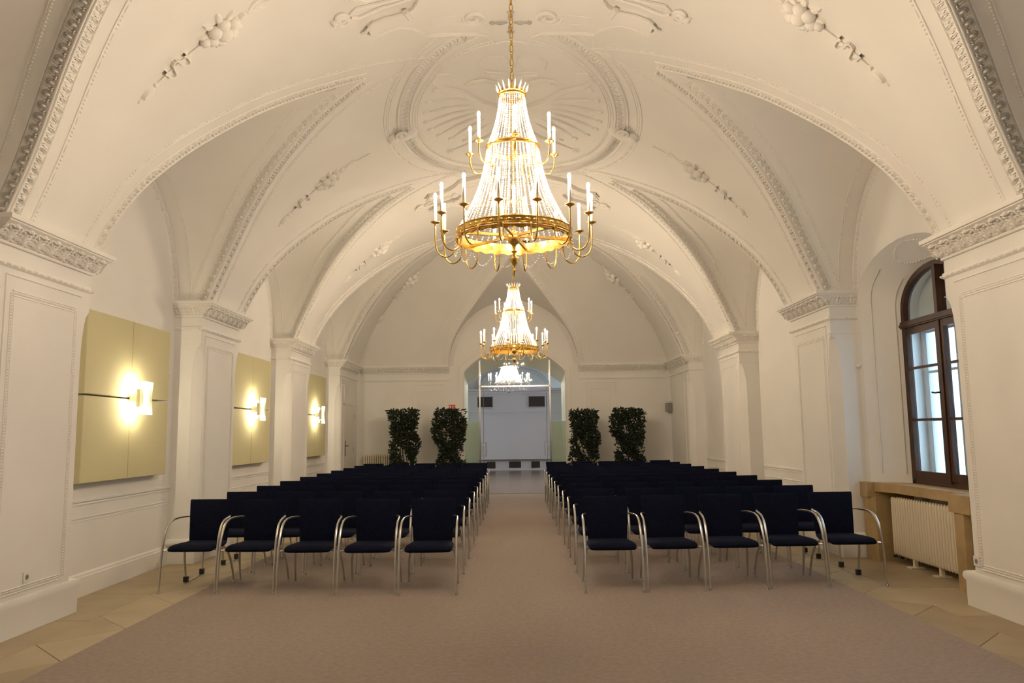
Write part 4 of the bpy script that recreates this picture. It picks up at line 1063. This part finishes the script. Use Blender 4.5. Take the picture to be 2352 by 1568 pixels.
laurel(1.68, 18.75, .70, .5, 2.06, 8, 'tall clipped laurel column just right of the glass doors', .9)
laurel(2.75, 18.75, .76, .5, 2.10, 11, 'tall clipped laurel column, rightmost, near the wall speaker', 1.1)
# ------------------------------------------------------------------ white door in the last left pier
dr = struct(part('door_2', 'door', None, [((-BODY-.02, 18.20, .0), (-BODY+.018, 19.24, 2.25))]), 'narrow white flush door in the last left pier')
part('door_frame', 'door', dr, [((-BODY-.01, 18.16, 0), (-BODY+.012, 18.195, 2.29)), ((-BODY-.01, 19.245, 0), (-BODY+.012, 19.28, 2.29)), ((-BODY-.01, 18.16, 2.255), (-BODY+.012, 19.28, 2.29))])
b = MB(); x = -BODY+.018; b.box((x, 18.27, 1.06), (x+.008, 18.31, 1.42)); b.tube([V3((x, 18.29, 1.30)), V3((x+.05, 18.29, 1.30)), V3((x+.055, 18.33, 1.30)), V3((x+.055, 18.42, 1.30))], .010, 6); b.build('door_handle', 'black', dr)
for z in (1.15, 1.95): part('hinge', 'steel', dr, [((x, 19.20, z), (x+.012, 19.235, z+.10))])
# ------------------------------------------------------------------ small fittings
def socket(name, loc, X, N, label):
    r = empty(name, loc); Z = V3((0,0,1))
    b = MB(); 
    def P(t, z, n): return X*t+Z*z+N*n
    def bx(b, t, z, n0, n1, w, h):
        b.loft([[P(t+s1*w, z+s2*h, n) for s1, s2 in ((-1,-1),(1,-1),(1,1),(-1,1))] for n in (n0, n1)])
    bx(b, 0, 0, 0, .010, .042, .042); b.build('cover_plate', 'whiteplastic', r, smooth=False)
    b = MB(); b.loft([[P(.022*math.cos(q), .022*math.sin(q), n) for q in [2*PI*i/16 for i in range(16)]] for n in (.010, .0115)]); b.build('socket_well', 'grey', r, smooth=False)
    b = MB()
    for t in (-.009, .009): b.loft([[P(t+.003*math.cos(q), .003*math.sin(q), n) for q in [2*PI*i/8 for i in range(8)]] for n in (.0115, .0125)])
    b.build('contact_holes', 'black', r, smooth=False)
    tag(r, label, 'socket'); return r
socket('power_socket', (-BODY, 6.46, .44), V3((0,1,0)), V3((1,0,0)), 'white power socket low on the nearest left pier panel')
socket('power_socket', (BODY, 6.87, .40), V3((0,-1,0)), V3((-1,0,0)), 'white power socket on the near right pier edge beside the radiator')
for sx, lab in ((-1, 'small white round sensor on the wall beside the nearest olive board'), (1, 'small white round sensor on the wall left of the window')):
    r = empty('wall_sensor', (sx*WALL, 9.62, 2.33)); b = MB()
    b.loft([[V3((-sx*n, rr*math.cos(q), rr*math.sin(q))) for q in [2*PI*i/14 for i in range(14)]] for n, rr in ((0,.035),(.02,.035),(.028,.03))]); b.build('base', 'whiteplastic', r)
    b = MB(); b.ball((-sx*.03, 0, -.005), .026, seg=10, rings=6); b.build('lens', 'whiteplastic', r); tag(r, lab, 'sensor')
r = empty('fire_sign', (-1.565, YEND, 2.15)); part('plate', 'red', r, [((-.08, -.008, 0), (.08, 0, .125))])
b = MB(); b.box((-.055,-.0095,.02),(-.035,-.008,.08)); b.box((-.06,-.0095,.08),(-.03,-.008,.105)); b.box((.0,-.0095,.02),(.02,-.008,.075)); b.box((.035,-.0095,.02),(.055,-.008,.05)); b.box((.0,-.0095,.085),(.055,-.008,.10)); stuff(b.build('pictogram', 'whiteplastic', r, smooth=False))
tag(r, 'small red fire safety sign with white pictogram left of the archway', 'sign')
r = empty('wall_speaker', (3.93, YEND, 2.03)); rz = Matrix.Rotation(.45, 3, 'Z')
b = MB(); b.box((-.10, -.22, 0), (.06, -.08, .22), rz, (0, -.15, .1)); b.build('cabinet', 'grey', r, smooth=False)
b = MB(); b.box((.055, -.18, -.03), (.085, -.05, .24), rz, (0, -.15, .1)); b.box((.02, -.08, .09), (.05, 0, .13)); b.build('bracket', 'white', r, smooth=False)
tag(r, 'small grey loudspeaker on a bracket at the right end of the far wall', 'speaker')
r = empty('wall_box', (3.97, YEND, 2.30)); part('housing', 'whiteplastic', r, [((-.04, -.05, 0), (.04, 0, .20))]); part('cable', 'grey', r, [((-.006, -.01, -.06), (.006, 0, 0))])
tag(r, 'slim white control box above the wall speaker', 'control box')
